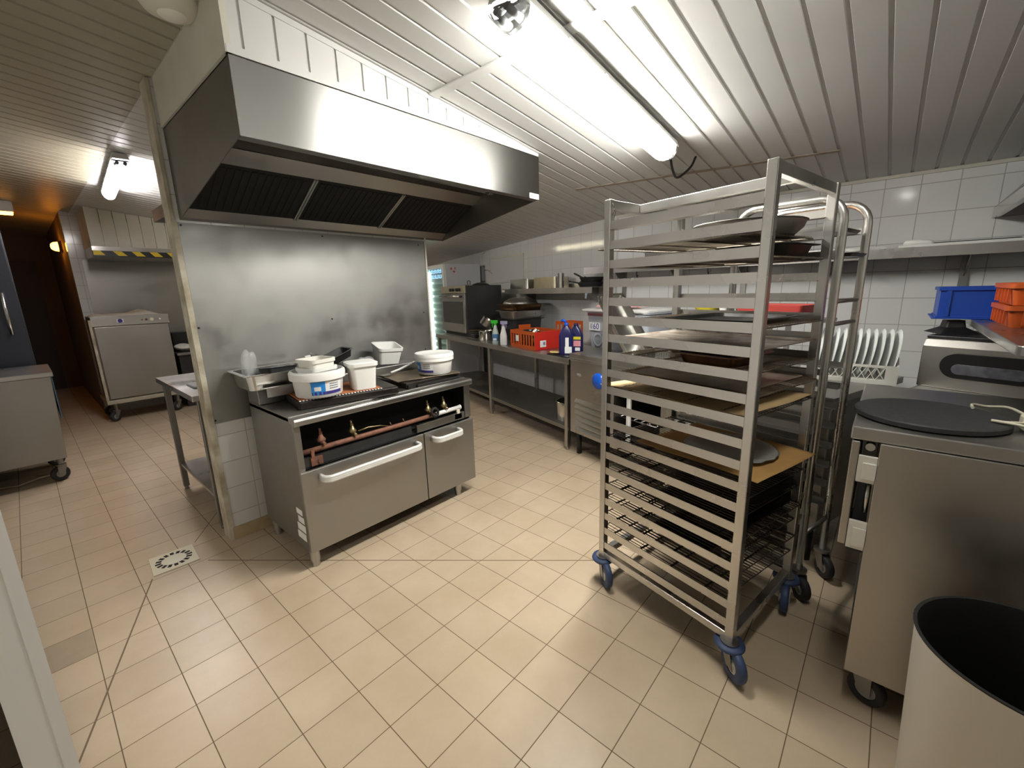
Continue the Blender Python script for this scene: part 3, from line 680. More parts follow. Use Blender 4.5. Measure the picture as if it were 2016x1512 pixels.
def castor(I, a, c, ang, off, tire, parent, r=.062, bump=True, stem=0):
    """wheel with fork below a post; ang is the rolling direction in rack space"""
    T = I @ Matrix.Translation((a,c,0)) @ Matrix.Rotation(ang,4,'Z'); d = -off
    b = MB(T); b.lathe([(0,.118),(.03,.118),(.034,.124),(.034,.135),(0,.135)], 18)
    if stem: b.cyl((0,0,.1352),(0,0,stem-.0005),.02,n=12)
    for s in (-1,1): b.hexa([(d-.018,s*.0195-.0015,r-.012),(d+.018,s*.0195-.0015,r-.012),(d+.018,s*.0195+.0015,r-.012),(d-.018,s*.0195+.0015,r-.012)], [(-.03,s*.0195-.0015,.119),(.028,s*.0195-.0015,.119),(.028,s*.0195+.0015,.119),(-.03,s*.0195+.0015,.119)])
    cs = obj('castor', b, M['steel_dark'], parent, split=True)
    b = MB(T @ Matrix.Translation((d,0,r)) @ Matrix.Rotation(R_(90),4,'X')); b.lathe([(.030,-.015),(r-.012,-.016),(r-.003,-.013),(r-.0005,-.006),(r-.0005,.006),(r-.003,.013),(r-.012,.016),(.030,.015)], 30); obj('tyre', b, tire, cs)
    b = MB(T @ Matrix.Translation((d,0,r)) @ Matrix.Rotation(R_(90),4,'X')); b.lathe([(0,-.017),(.012,-.017),(.014,-.012),(.030,-.012),(.030,.012),(.014,.012),(.012,.017),(0,.017)], 24); obj('hub', b, M['white_warm'] if bump else M['grey_plastic'], cs, split=True)
    if bump:
        b = MB(T); b.lathe([(.034,.112),(.05,.113),(.055,.119),(.052,.127),(.034,.129)], 24); obj('bumper', b, M['caster_blue'], cs)
h = P_/2
castor(I, h, h, R_(60), .035, M['caster_blue'], t); castor(I, h, RC_-h, R_(62), .045, M['caster_blue'], t)
castor(I, RA-h, h, R_(18), .062, M['caster_blue'], t); castor(I, RA-h, RC_-h, R_(130), .04, M['caster_blue'], t)
b = MB(I); b.tube([(.012,RC_-.034,1.735),(.016,RC_-.04,1.72),(.018,RC_-.046,1.70),(.016,RC_-.04,1.675),(.013,RC_-.036,1.69),(.016,RC_-.043,1.712)], .0022, n=6); obj('wire_tie', b, M['grid_dark'], t)

def rz_(k): return ZK[k]-.0192
ORD = ['top','second','third','fourth','fifth','sixth','seventh','eighth','ninth','tenth','eleventh','twelfth','thirteenth','fourteenth','fifteenth','sixteenth','seventeenth','eighteenth','nineteenth','twentieth']
def rack_thing(name, label, cat, k, a, c, dz=0, group=None):
    t = thing(name, label, cat, RKM @ Vector((a, c, rz_(k)+dz)), math.atan2(RV.y, RV.x)-R_(90), group); return t
GA, GC = .505, .62
def grid_mesh(parent, mat, nw=26, nb=4, bars=.0032):
    b = MB(); r = .0032; x, y = GA/2, GC/2
    b.tube([(-x,-y,r),(x,-y,r),(x,y,r),(-x,y,r)], r, n=6, closed=True); fr = obj('frame', b, mat, parent)
    b = MB()
    for i in range(nw):
        xx = -x+GA*(i+.5)/nw; b.box(xx-.0013,xx+.0013,-y,y,.0063,.0089)
    obj('wires', b, mat, parent)
    b = MB()
    for i in range(nb):
        yy = -y+GC*(i+.5)/nb; b.box(-x,x,yy-.003,yy+.003,.0004,.0062)
    obj('cross_bars', b, mat, parent)
lib = {}
def grid(k, mat, dc=0, label=None, da=0):
    label = label or 'wire baking grid on the %s runner pair from the top' % ORD[k]
    if mat not in lib:
        g = rack_thing('wire_grid', label, 'baking grid', k, RA/2+da, RC_/2+dc, group='wire grids in the tray rack'); grid_mesh(g, M[mat]); lib[mat] = g
    else:
        g = dup(lib[mat], RKM @ Vector((RA/2+da, RC_/2+dc, rz_(k))), label=label)
    return g
grid(1, 'grid_wire', .062, 'wire baking grid poking out at the upper left of the rack'); grid(2, 'grid_wire', .02)
grid(5, 'grid_wire'); grid(7, 'grid_wire', .01); grid(8, 'grid_wire', -.01)
for k, dc in ((9,.0),(12,.015),(13,0),(14,.01),(15,-.01),(16,.01),(17,0),(18,.01)): grid(k, 'grid_dark', dc)
# trays and pans on the grids
def pan_round(label, k, a, c, r, h, mat, dz=.0095):
    t = rack_thing('round_pan', label, 'pan', k, a, c, dz); b = MB()
    b.lathe([(0,0),(r*.8,0),(r*.93,h*.5),(r*.97,h*.93),(r,h),(r*.985,h+.002),(r*.94,h*.9),(r*.9,h*.5),(r*.78,.003),(0,.003)], 40); obj('dish', b, mat, t, split=True); return t
pan_round('wide shallow round steel dish near the top right of the rack', 1, .31, .21, .19, .048, M['steel_dark'])
def pan_rect(label, k, a, c, w, d, h, mat, rz=0, dz=.0095, name='baking_tin', lip=.02, cat='baking tin'):
    t = rack_thing(name, label, cat, k, a, c, dz); t.rotation_euler.z += rz; b = MB()
    b.loft([rrect(w-.05,d-.05,.03,0), rrect(w-.02,d-.02,.035,h-.003), rrect(w+lip,d+lip,.035,h-.003), rrect(w+lip,d+lip,.035,h), rrect(w-.024,d-.024,.033,h), rrect(w-.054,d-.054,.028,.003)]); obj('tin', b, mat, t, split=True); return t
pan_rect('burnt black roasting tin on the third runners, right side of the rack', 2, .40, .17, .25, .26, .045, M['bake_black'])
pan_rect('flat black tray on the third runners, left end of the rack', 2, .25, .50, .28, .20, .012, M['bake_black'], name='flat_tray', cat='tray')
pan_rect('flat dark round-cornered tray on the sixth runners of the rack', 5, .30, .24, .36, .34, .016, M['bake_black'], name='flat_tray', cat='tray')
pan_rect('bronzed baking tin with flared rim on the eighth runners of the rack', 7, .22, .23, .26, .26, .04, M['bake_bronze'])
pan_rect('black baking tray low in the rack on the sixteenth runners', 15, .30, .22, .40, .36, .02, M['bake_black'], name='flat_tray', cat='tray')
pan_rect('black tin low in the rack on the eighteenth runners', 17, .2, .28, .26, .24, .035, M['bake_black'])
pan_rect('dark baking tray in the rack on the fifteenth runners', 14, .36, .2, .34, .34, .018, M['bake_black'], name='flat_tray', cat='tray')
t = rack_thing('baking_sheet', 'full worn baking sheet with burnt patches on the seventh runners of the rack', 'baking sheet', 6, RA/2, RC_/2+.01)
b = MB(); b.loft([rrect(.49,.60,.02,.0), rrect(.505,.63,.02,.006), rrect(.505,.63,.02,.008), rrect(.485,.60,.018,.003)]); obj('sheet', b, M['sheet_worn'], t, split=True)
t = rack_thing('baking_sheet', 'brown stained baking sheet on the ninth runners of the rack', 'baking sheet', 8, RA/2+.01, RC_/2-.02, .0095)
b = MB(); b.loft([rrect(.42,.50,.02,.0), rrect(.44,.53,.02,.006), rrect(.44,.53,.02,.008), rrect(.42,.51,.018,.003)]); obj('sheet', b, M['sheet_brown'], t, split=True)
def paper(name, label, cat, k, a, c, w, d, mat, dz, curl, seed, rz=0):
    t = rack_thing(name, label, cat, k, a, c, dz); t.rotation_euler.z += rz; rnd = random.Random(seed); q = [rnd.uniform(0,6) for _ in range(4)]
    def fn(u, v):
        x, y = (u-.5)*w, (v-.5)*d
        e = max(abs(u-.5), abs(v-.5))*2
        return (x, y, .003+curl*max(0, e-.55)**2*(1.2+math.sin(5*u+q[0])+.8*math.sin(7*v+q[1]))+.0015*(1+math.sin(6*u+q[2])*math.sin(5*v+q[3])))
    b = MB(); b.grid(fn, 18, 22); obj('sheet', b, mat, t, solid=.002); return t
pp = paper('parchment_sheet', 'pale tan parchment sheet across the tenth runners of the rack', 'baking paper', 9, RA/2, RC_/2+.02, .50, .66, M['wood'], .0098, .02, 3)
for i in range(4):
    b = MB(); y = -.24+.16*i
    for j in range(40):
        x = -.235+.47*j/39; b.box(x-.0042,x+.0042,y-.003+.002*(j%2),y+.003+.002*(j%2),.0078,.0086)
    obj('dark_line', b, M['bake_black'], pp)  # rows of small dark marks laid across the parchment
paper('card_sheet', 'tan cardboard sheet under a clear round plate in the rack', 'cardboard', 12, RA/2, RC_/2-.10, .44, .52, M['board'], .0098, .02, 8, 0)
t = rack_thing('round_plate', 'crinkled clear round plate on the tan cardboard in the rack', 'plate', 12, .295, .20, .0190)
b = MB(); n = 48; rnd = random.Random(4); jit = [rnd.uniform(-1,1) for _ in range(n)]
def ring(r, z, amp, za): return [((r+amp*jit[k])*math.cos(2*math.pi*k/n), (r+amp*jit[k])*math.sin(2*math.pi*k/n), z+za*jit[(k*3) % n]) for k in range(n)]
b.loft([ring(.02,.001,0,0), ring(.115,.001,0,0), ring(.14,.012,.002,.002), ring(.165,.016,.003,.003), ring(.172,.015,.005,.003), ring(.165,.012,.003,.003), ring(.14,.008,.002,.002)], cap1=False); obj('plate', b, plain('crinkled_clear', (.62,.63,.60), .22, trans=.55, ior=1.15), t)

# ------------------------------------------------------------------ second rack, round tube frames, behind it
A2, B2 = Vector((1.16,-1.91,0)), Vector((1.405,-1.972,0)); V2 = Vector((.075,.39,0)); U2 = B2-A2
t = thing('tube_rack', 'second steel tray rack with round-cornered tube frames behind the first', 'rack', (A2+B2+V2)/2); I = WM(t)
for base in (A2, B2):
    p0, p1 = base, base+V2; R0 = .085; H = 1.715; d = V2.normalized(); pts = [p0+Vector((0,0,.13)), p0+Vector((0,0,.8)), p0+Vector((0,0,H-R0))]
    for k in range(1,7): a = R_(15*k); pts.append(p0+d*(R0*(1-math.cos(a)))+Vector((0,0,H-R0+R0*math.sin(a))))
    for k in range(0,7): a = R_(15*k); pts.append(p1-d*(R0*(1-math.sin(a)))+Vector((0,0,H-R0+R0*math.cos(a))))
    pts += [p1+Vector((0,0,.8)), p1+Vector((0,0,.13))]
    b = MB(I); b.tube(pts, .0155, n=12); obj('tube_frame', b, M['rack_steel'], t)
    s = 1 if base is A2 else -1; u = U2.normalized()*s
    for k in (0,1,6,7,8,9,10,11,12,13):
        z = 1.60-.094*k; q0 = base+d*.016+u*.004; q1 = base+V2-d*.016+u*.004; b = MB(I)
        b.hexa([q0+Vector((0,0,z-.012)), q0+u*.03+Vector((0,0,z-.012)), q1+u*.03+Vector((0,0,z-.012)), q1+Vector((0,0,z-.012))], [q0+Vector((0,0,z-.010)), q0+u*.03+Vector((0,0,z-.010)), q1+u*.03+Vector((0,0,z-.010)), q1+Vector((0,0,z-.010))])
        b.hexa([q0+Vector((0,0,z-.012)), q0+u*.002+Vector((0,0,z-.012)), q1+u*.002+Vector((0,0,z-.012)), q1+Vector((0,0,z-.012))], [q0+Vector((0,0,z+.014)), q0+u*.002+Vector((0,0,z+.014)), q1+u*.002+Vector((0,0,z+.014)), q1+Vector((0,0,z+.014))])
        obj('runner', b, M['steel_dark'], t)
for z in (1.324, 1.233, .30):
    b = MB(I); b.tube([A2+Vector((0,0,z)), B2+Vector((0,0,z))], .009, n=8); obj('cross_bar', b, M['steel_dark'], t)
    b = MB(I); b.tube([A2+V2+Vector((0,0,z)), B2+V2+Vector((0,0,z))], .009, n=8); obj('cross_bar', b, M['steel_dark'], t)
for p in (A2, B2, A2+V2, B2+V2): castor(I @ Matrix.Translation(p), 0, 0, R_(40), .03, M['rubber'], t, r=.055, bump=False)
RK2 = Matrix.Translation((A2+B2+V2)/2); ra2 = math.atan2(V2.y, V2.x)-R_(90)
for z, mat, ext, lb in ((1.6,'bake_bronze',.02,'brown baking tray on the top runners of the tube rack'), (1.506,'bake_black',.05,'black baking tray on the second runners of the tube rack')):
    t2 = thing('baking_tray', lb, 'tray', (A2+B2+V2)/2+Vector((0,0,z-.0098))-V2.normalized()*ext, ra2)
    b = MB(); b.loft([rrect(.19,.33,.015,0), rrect(.204,.35,.015,.011), rrect(.204,.35,.015,.013), rrect(.19,.335,.012,.003)]); obj('tray', b, M[mat], t2, split=True)

# ------------------------------------------------------------------ long steel counter on the back wall
def cthing(name, label, cat, s, t, z, rz=0, group=None): return thing(name, label, cat, CW(s,t,z), CA+rz, group)
t = cthing('work_table', 'long stainless work table with a lower shelf along the tiled back wall', 'table', 1.45, .35, 0); I = WM(t) @ CFM
b = MB(I); b.box(-.07,2.93,0,.70,.786,.824); b.box(-.07,2.93,.0,.004,.772,.786); obj('worktop', b, M['steel_h'], t, bev=.004)
b = MB(I); b.box(-.04,2.9,.02,.675,.196,.214); b.box(-.04,2.9,.02,.024,.18,.196); obj('lower_shelf', b, M['steel_dark'], t, bev=.002)
for s in (-.035, 1.36, 2.86):
    for tt in (.012, .645):
        b = MB(I); b.box(s,s+.04,tt,tt+.04,.03,.772); b.cyl((s+.02,tt+.02,0),(s+.02,tt+.02,.03),.017,n=12); obj('leg', b, M['steel'], t, bev=.003)
for s in (.28, .72, 1.65, 2.1, 2.45):
    b = MB(I); b.prism([(s,.01,.786),(s,.09,.786),(s,.09,.755)], (.05,0,0)); obj('bracket', b, M['steel_dark'], t)
# wall shelf over it
t = cthing('wall_shelf', 'stainless shelf on the back wall above the work table', 'shelf', 1.1, .75, 1.35); I = WM(t) @ CFM
b = MB(I); b.box(.33,1.975,.60,.896,1.405,1.409); b.box(.33,1.975,.60,.604,1.35,1.405); b.box(.33,1.975,.892,.896,1.409,1.45); obj('board', b, M['steel_h'], t)
b = MB(I); b.box(1.977,2.08,.62,.88,1.372,1.398); obj('end_strip', b, M['white_warm'], t, bev=.003)
for s in (.55, 1.7):
    b = MB(I); b.prism([(s,.61,1.4045),(s,.89,1.4045),(s,.89,1.25)], (.004,0,0)); obj('bracket', b, M['steel_dark'], t)
b = MB(I); b.box(.40,.43,.603,.606,1.33,1.36); b.box(.405,.425,.598,.603,1.30,1.345); obj('clip', b, plain('pale_blue_clip', (.35,.42,.55), .5), t)

# oven on the counter
t = cthing('countertop_oven', 'stainless oven with glass door standing on the work table', 'oven', 2.55, .39, .8245); I = WM(t) @ CFM
b = MB(I); b.box(2.175,2.92,.16,.64,.8245,.858); obj('base', b, M['black'], t)
b = MB(I); b.box(2.165,2.935,.142,.66,.8585,1.47); obj('body', b, M['darkgrey'], t, bev=.004)
b = MB(I); b.box(2.165,2.935,.122,.1415,1.375,1.47); obj('control_panel', b, plain('warm_steel_panel', (.60,.55,.42), .35, .8, noise=.08), t, bev=.003)
for s in (2.50, 2.58, 2.38, 2.30):
    b = MB(I); b.cyl((s,.122,1.42),(s,.098,1.42),.022,.019,n=16); obj('knob', b, M['black'], t)
b = MB(I); b.box(2.17,2.93,.118,.1415,.87,1.37); d = obj('door', b, M['steel'], t, bev=.004)
b = MB(I); b.box(2.23,2.87,.114,.1178,.985,1.27); obj('window', b, M['glass_dark'], d)
b = MB(I); b.cyl((2.2,.085,1.335),(2.9,.085,1.335),.013,n=12); b.cyl((2.24,.085,1.335),(2.24,.118,1.335),.009,n=8); b.cyl((2.86,.085,1.335),(2.86,.118,1.335),.009,n=8); obj('handle', b, M['steel_bright'], d)
b = MB(I); b.cyl((2.2,.085,1.335),(2.23,.085,1.335),.0145,n=12); obj('handle_end', b, M['black'], d)
t = cthing('pan_lid', 'steel pan lid with a loop handle lying on the oven', 'lid', 2.60, .40, 1.4705)
b = MB(); b.lathe([(.13,0),(.13,.006),(.10,.012),(.05,.018),(0,.020),(0,.016),(.05,.014),(.12,.002),(.13,0)], 32); obj('lid', b, M['steel'], t, split=True)
b = MB(); b.tube([(-.04,0,.018),(-.045,0,.05),(-.03,0,.066),(.03,0,.066),(.045,0,.05),(.04,0,.018)], .005, n=8); obj('handle', b, M['black'], t)
t = cthing('black_pan_lid', 'small black domed lid on the oven at the right', 'lid', 2.325, .44, 1.4705)
b = MB(); b.lathe([(.115,0),(.117,.006),(.10,.018),(.06,.032),(0,.038)], 32); obj('dome', b, M['enamel_dark'], t, split=True)

# tall white fridge and glass-door fridge behind the counter end
t = cthing('drink_fridge', 'lit glass-door drinks fridge with white sides at the far end of the counter', 'fridge', 3.37, .52, 0); I = WM(t) @ CFM
b = MB(I); b.box(3.02,3.04,.245,.80,.05,1.787); b.box(3.70,3.72,.245,.80,.05,1.787); b.box(3.04,3.70,.78,.80,.05,1.787); b.box(3.04,3.70,.245,.78,.05,.16); b.box(3.04,3.70,.245,.78,1.755,1.787); obj('cabinet', b, M['fridge_white'], t, bev=.004)
b = MB(I); b.box(3.02,3.055,.205,.243,.10,1.785); b.box(3.685,3.72,.205,.243,.10,1.785); b.box(3.055,3.685,.205,.243,.10,.15); b.box(3.055,3.685,.205,.243,1.735,1.785); dr = obj('door', b, M['white'], t, bev=.003)
b = MB(I); b.box(3.056,3.684,.220,.226,.151,1.734); obj('pane', b, M['glass'], dr)
for k in range(14):
    z = .22+k*.1; b = MB(I); b.box(3.05,3.69,.30,.77,z,z+.012); b.box(3.05,3.69,.285,.30,z-.004,z+.03); obj('shelf', b, M['mint'], t)
b = MB(I); b.box(3.045,3.06,.25,.27,.2,1.7); obj('light_strip', b, M['fridge_led'], t)
b = MB(I); b.box(3.68,3.695,.25,.27,.2,1.7); obj('light_strip', b, M['fridge_led'], t)
for r in range(2):
    for k in range(5):
        s = 3.60-.12*k; z = 1.695-.075*r; b = MB(I); b.box(s,s+.09,.2175,.2195,z-.027,z-.019); b.box(s,s+.02,.2175,.2195,z-.019,z+.027); b.box(s+.07,s+.09,.2175,.2195,z-.019,z+.027)
        if r == 0: b.box(s+.02,s+.07,.2175,.2195,z+.002,z+.01)
        obj('blue_decal', b, M['decal_glow'], dr)
for s, tt in ((3.06,.3),(3.68,.3),(3.06,.75),(3.68,.75)):
    b = MB(I); b.cyl((s,tt,0),(s,tt,.0495),.02,n=10); obj('foot', b, M['black'], t)
for (ty, z, w, h) in ((.335,1.72,.022,.03),(.395,1.725,.012,.04),(.375,1.685,.035,.014),(.38,1.673,.02,.012)):
    b = MB(I); b.box(3.0185,3.0198,ty-w/2,ty+w/2,z-h/2,z+h/2); obj('sticker', b, M['red'], t)

# pots, bottles, crate
def pot(name, label, s, tt, z, r, h, mat, rot=None, handle=None):
    t = cthing(name, label, 'pot', s, tt, z)
    if rot: t.rotation_euler = rot
    b = MB(); b.lathe([(0,0),(r*.95,0),(r,.008),(r,h-.004),(r*1.04,h),(r*1.02,h+.003),(r*.975,h-.003),(r*.97,.01),(0,.006)], 36); obj('pot', b, mat, t, split=True)
    if handle: 
        b = MB(); b.tube(handle, .006, n=8); obj('handle', b, mat, t)
    return t
pot('steel_pot', 'lower of two small steel pots beside the spray bottles', 1.70, .16, .8245, .085, .11, M['steel_bright'])
pot('steel_pot', 'small steel pot tipped on top of another by the spray bottles', 1.735, .17, .99, .078, .085, M['steel_bright'], rot=(R_(28),R_(-22),CA))
t = cthing('grid_stack', 'small stack of steel grids leaning by the oven', 'grids', 2.02, .2, .8245)
for k in range(5):
    b = MB(); b.box(-.09+.006*k,.09-.004*k,-.08,.08,.022*k,.022*k+.006); obj('grid', b, M['brass'] if k > 2 else M['steel'], t)
    if k < 4:
        b = MB(); b.box(-.07,.07,-.06,.06,.022*k+.0065,.022*k+.0215); obj('spacer', b, M['soot'], t)
def sprayer(label, s, tt, body, head, lab=None, rz=0):
    t = cthing('spray_bottle', label, 'spray bottle', s, tt, .8245, rz, group='spray bottles on the work table')
    b = MB(); b.loft([rrect(.072,.05,.02,0), rrect(.078,.056,.024,.01), rrect(.076,.056,.024,.10), rrect(.05,.045,.02,.15), rrect(.034,.034,.016,.185), rrect(.03,.03,.014,.20)]); obj('bottle', b, body, t, split=True)
    b = MB(); b.cyl((0,0,.2005),(0,0,.222),.017,n=14); b.loft([[(x,y*w_,z+.222) for y, z in ((-.014,0),(.014,0),(.012,.034),(-.012,.034))] for x, w_ in ((-.03,1),(.025,1),(.05,.7))], smooth=False); hd = obj('spray_head', b, head, t, bev=.003)
    b = MB(); b.tube([(.03,0,.224),(.036,0,.20),(.03,0,.175)], .005, n=6); obj('trigger', b, head, hd)
    if lab:
        b = MB(); b.loft([rrect(.0785,.0565,.024,.03), rrect(.0785,.0565,.024,.105)], cap0=False, cap1=False); lo = obj('label', b, lab, t)
        b = MB(); b.box(-.02,.02,.0284,.0288,.035,.06); obj('label_print', b, M['lbl_white'], lo)
    return t
sprayer('spray bottle with green head and blue label on the work table', 1.31, .075, plain('milky_bottle', (.55,.62,.60), .3), M['green'], plain('teal_label', (.08,.20,.38), .4), R_(40))
sprayer('plain white spray bottle with a grey-violet head on the work table', 1.135, .075, M['white'], plain('violet_head', (.35,.33,.52), .4), None, R_(-150))
t = cthing('wire_basket', 'dark wire basket behind the white spray bottle', 'basket', 1.06, .26, .8245)
b = MB()
for k in range(7): b.tube([(.06*math.cos(a)*(1+.12*k/6), .06*math.sin(a)*(1+.12*k/6), .002+.034*k) for a in [2*math.pi*i/20 for i in range(20)]], .0025, n=5, closed=True)
for i in range(14):
    a = 2*math.pi*i/14; b.tube([(.06*math.cos(a),.06*math.sin(a),.002),(.0672*math.cos(a),.0672*math.sin(a),.206)], .002, n=5)
obj('wirework', b, M['black'], t)
# crate: long side orange with slots, end wall red
t = cthing('orange_crate', 'orange plastic crate with a red end full of steel pans on the work table', 'crate', .76, .26, .8245); I = WM(t) @ CFM
X0,X1,T0,T1,Z0,Z1 = .53,.99,.075,.42,.8245,1.0
def slotted(b, horizontal, a0, a1, f0, f1, z0, z1, n):
    def bx(p0, p1, q0, q1):
        if horizontal: b.box(p0,p1,f0,f1,q0,q1)
        else: b.box(f0,f1,p0,p1,q0,q1)
    bx(a0,a1,z0,z0+.035); bx(a0,a1,z1-.035,z1)
    for k in range(n+1):
        p = a0+(a1-a0-.014)*k/n; bx(p,p+.014,z0+.035,z1-.035)
b = MB(I); slotted(b, True, X0+.009, X1, T0, T0+.008, Z0, Z1, 9); obj('slotted_side', b, M['orange'], t)
b = MB(I); slotted(b, True, X0+.009, X1, T1-.008, T1, Z0, Z1, 9); obj('slotted_side', b, M['orange'], t)
b = MB(I); slotted(b, False, T0+.008, T1-.008, X1-.008, X1, Z0, Z1, 6); b.box(X1-.012,X1-.008,T0+.1,T1-.1,Z1-.03,Z1+.04); obj('slotted_end', b, M['orange'], t)
b = MB(I); b.box(X0,X0+.008,T0,T1,Z0,Z1); obj('end_wall', b, M['red'], t, bev=.003)
b = MB(I); b.box(X0+.008,X1-.008,T0+.008,T1-.008,Z0,Z0+.006); obj('floor', b, M['orange'], t)
b = MB(I); b.box(.83,.885,T0-.0012,T0-.0002,.89,.95); obj('label', b, M['lbl_white'], t)
b = MB(I); b.box(X0-.0012,X0-.0002,.13,.20,.85,.915); lb = obj('label', b, M['lbl_white'], t)
b = MB(I); b.box(X0-.002,X0-.0013,.165,.19,.87,.90); obj('label_print', b, M['lbl_grey'], lb)
t = cthing('orange_crate', 'orange slotted crate wall standing behind the crate of pans', 'crate', .6, .54, .8245); I = WM(t) @ CFM
b = MB(I); X0,X1,T0,T1,Z0,Z1 = .50,.70,.445,.64,.8245,1.075
slotted(b, True, X0, X1, T1-.008, T1, Z0, Z1, 3); obj('slotted_side', b, M['orange'], t)
b = MB(I); slotted(b, False, T0, T1-.008, X1-.008, X1, Z0, Z1, 4); obj('slotted_end', b, M['orange'], t)
b = MB(I); slotted(b, False, T0, T1-.008, X0, X0+.008, Z0, Z1, 4); obj('slotted_end', b, M['orange'], t)
b = MB(I); b.box(X0+.008,X1-.008,T0,T1-.008,Z0,Z0+.006); obj('floor', b, M['orange'], t)
pot('steel_bowl', 'round steel bowl upturned on the crate of pans', .72, .24, .94, .072, .075, M['steel_bright'], rot=(R_(160),R_(12),CA))
pot('dark_pot', 'black cooking pot inside the orange crate', .88, .26, .835, .085, .15, M['enamel_dark'])
pot('steel_bowl', 'small shiny steel bowl at the red end of the crate', .635, .145, .96, .045, .055, M['steel_bright'], rot=(R_(35),R_(-20),CA))
t = cthing('red_bag', 'red plastic bag bulging at the red end of the crate', 'bag', .60, .305, .935)
b = blob((0,0,.0), .058, 3, 6, .2, (.6,1.2,1.2)); obj('film', b, M['bag_red'], t)
# big pans behind
def roaster(label, s, tt, z, w, d, h, mat, lip=.03, group=None):
    t = cthing('roasting_pan', label, 'roasting pan', s, tt, z, group=group); b = MB()
    b.loft([rrect(w-.06,d-.06,.04,0), rrect(w-.02,d-.02,.05,h-.004), rrect(w+lip,d+lip,.05,h-.004), rrect(w+lip,d+lip,.05,h), rrect(w-.024,d-.024,.048,h), rrect(w-.066,d-.066,.037,.003)]); obj('pan', b, mat, t, split=True); return t
roaster('bottom roasting pan of the stack behind the crate', 1.50, .53, .8245, .38,.42,.245, M['enamel_dark'])
roaster('middle steel roasting pan of the stack behind the crate', 1.50, .53, 1.0715, .40,.44,.092, M['steel'])
roaster('top bronze-brown roasting pan of the stack behind the crate', 1.51, .53, 1.1655, .40,.44,.07, M['bake_bronze'])
t = cthing('domed_lid', 'large dark domed lid leaning over the stacked roasting pans', 'lid', 1.50, .53, 1.2365)
b = MB(); b.lathe([(.185,0),(.188,.006),(.17,.035),(.12,.062),(.06,.078),(0,.082)], 40, sx=1.0, sy=1.15); obj('dome', b, M['steel_dark'], t)
# detergent packs, cloth, board at the right end
def pack(label, s, tt, rz, cap, h=.27):
    t = cthing('detergent_bottle', label, 'bottle', s, tt, .8245, rz, group='dark blue detergent bottles')
    b = MB(); b.loft([rrect(.12,.065,.018,0), rrect(.125,.068,.02,.012), rrect(.125,.068,.02,h*.62), rrect(.09,.06,.02,h*.8), rrect(.05,.045,.018,h*.9), rrect(.04,.04,.016,h*.93)]); obj('bottle', b, M['navy'], t, split=True)
    b = MB(); b.cyl((0,0,h*.9305),(0,0,h*1.02),.022,.018,n=14); obj('cap', b, cap, t)
    return t
p1 = pack('front dark blue detergent bottle with white label and blue cap', .115, .12, R_(46), M['blue_bright'])
b = MB(); b.box(-.052,.01,.0345,.0352,.012,.07); b.box(-.025,.005,.0345,.0352,.07,.15); obj('label', b, M['lbl_white'], p1)
b = MB(); b.tube([(.0,.0,.2795),(.02,0,.30),(.045,0,.29)], .012, n=8); obj('spout', b, M['blue_bright'], p1)
p2 = pack('rear dark blue detergent box with yellow and pink label', .11, .225, R_(38), M['navy'], .26)
b = MB(); b.box(-.05,.03,.0345,.0352,.125,.15); lo = obj('yellow_label', b, M['yellow'], p2)
b = MB(); b.box(-.05,.02,.0345,.0352,.065,.115); obj('pink_label', b, plain('pink_label', (.75,.30,.35), .5), p2)
b = MB(); b.box(-.045,.0,.0345,.0352,.025,.055); obj('white_label', b, M['lbl_white'], p2)
t = cthing('black_board', 'dark flat board at the near right corner of the work table', 'board', .12, .13, .8245)
b = MB(); b.box(-.15,.15,-.105,.11,0,.008); obj('board', b, M['black'], t, bev=.002)
for o in (p1, p2): o.location.z += .0085
t = cthing('yellow_cloth', 'crumpled yellow cloth at the foot of the detergent bottles', 'cloth', .225, .085, .8335); obj('cloth', blob((0,0,.010), .055, 3, 12, .3, (1.2,.8,.17)), M['cloth_yellow'], t)
# shelf goods
def gn(label, s, tt, w, d, h, mat, up=True, rz=0):
    t = cthing('steel_container', label, 'container', s, tt, 1.4095, rz, group='steel containers on the wall shelf'); b = MB()
    rg = [rrect(w-.03,d-.03,.025,0), rrect(w-.02,d-.02,.03,h-.004), rrect(w,d,.02,h-.004), rrect(w,d,.02,h), rrect(w-.024,d-.024,.028,h), rrect(w-.036,d-.036,.022,.003)]
    if not up: rg = [[(x,y,h-z) for x, y, z in r] for r in rg]
    b.loft(rg); obj('container', b, mat, t, split=True)
gn('upturned steel container at the left end of the wall shelf', 1.70, .745, .42, .26, .115, M['steel_bright'], False)
gn('pale brass-toned container in the middle of the wall shelf', 1.20, .76, .44, .24, .12, plain('brass_toned', (.55,.50,.36), .32, .85, noise=.1), False)
t = cthing('steel_cup', 'tall polished steel cup on the wall shelf', 'cup', .865, .645, 1.4095); b = MB(); b.lathe([(0,0),(.034,0),(.035,.13),(.036,.15),(.033,.15),(.031,.004),(0,.004)], 24); obj('cup', b, M['steel_bright'], t, split=True)
def fpan(label, s, tt, z, r, rz, hl, pitch=0):
    t = cthing('frying_pan', label, 'frying pan', s, tt, z, rz, group='black frying pans on the wall shelf')
    b = MB(); b.lathe([(0,0),(r*.8,0),(r,.045),(r*.98,.047),(r*.78,.004),(0,.004)], 36); obj('pan', b, M['enamel_dark'], t, split=True)
    b = MB(); b.loft([[(r*.97+hl*k/6, y*.011*(1-.2*math.sin(k)), .035+pitch*k/6+z_*.007) for y, z_ in ((-1,-1),(1,-1),(1,1),(-1,1))] for k in range(7)]); obj('handle', b, M['black'], t, bev=.003)
    b = MB(); b.cyl((r*.9,0,.044),(r*1.02,0,.05),.014,n=10); obj('handle_mount', b, M['steel_bright'], t)
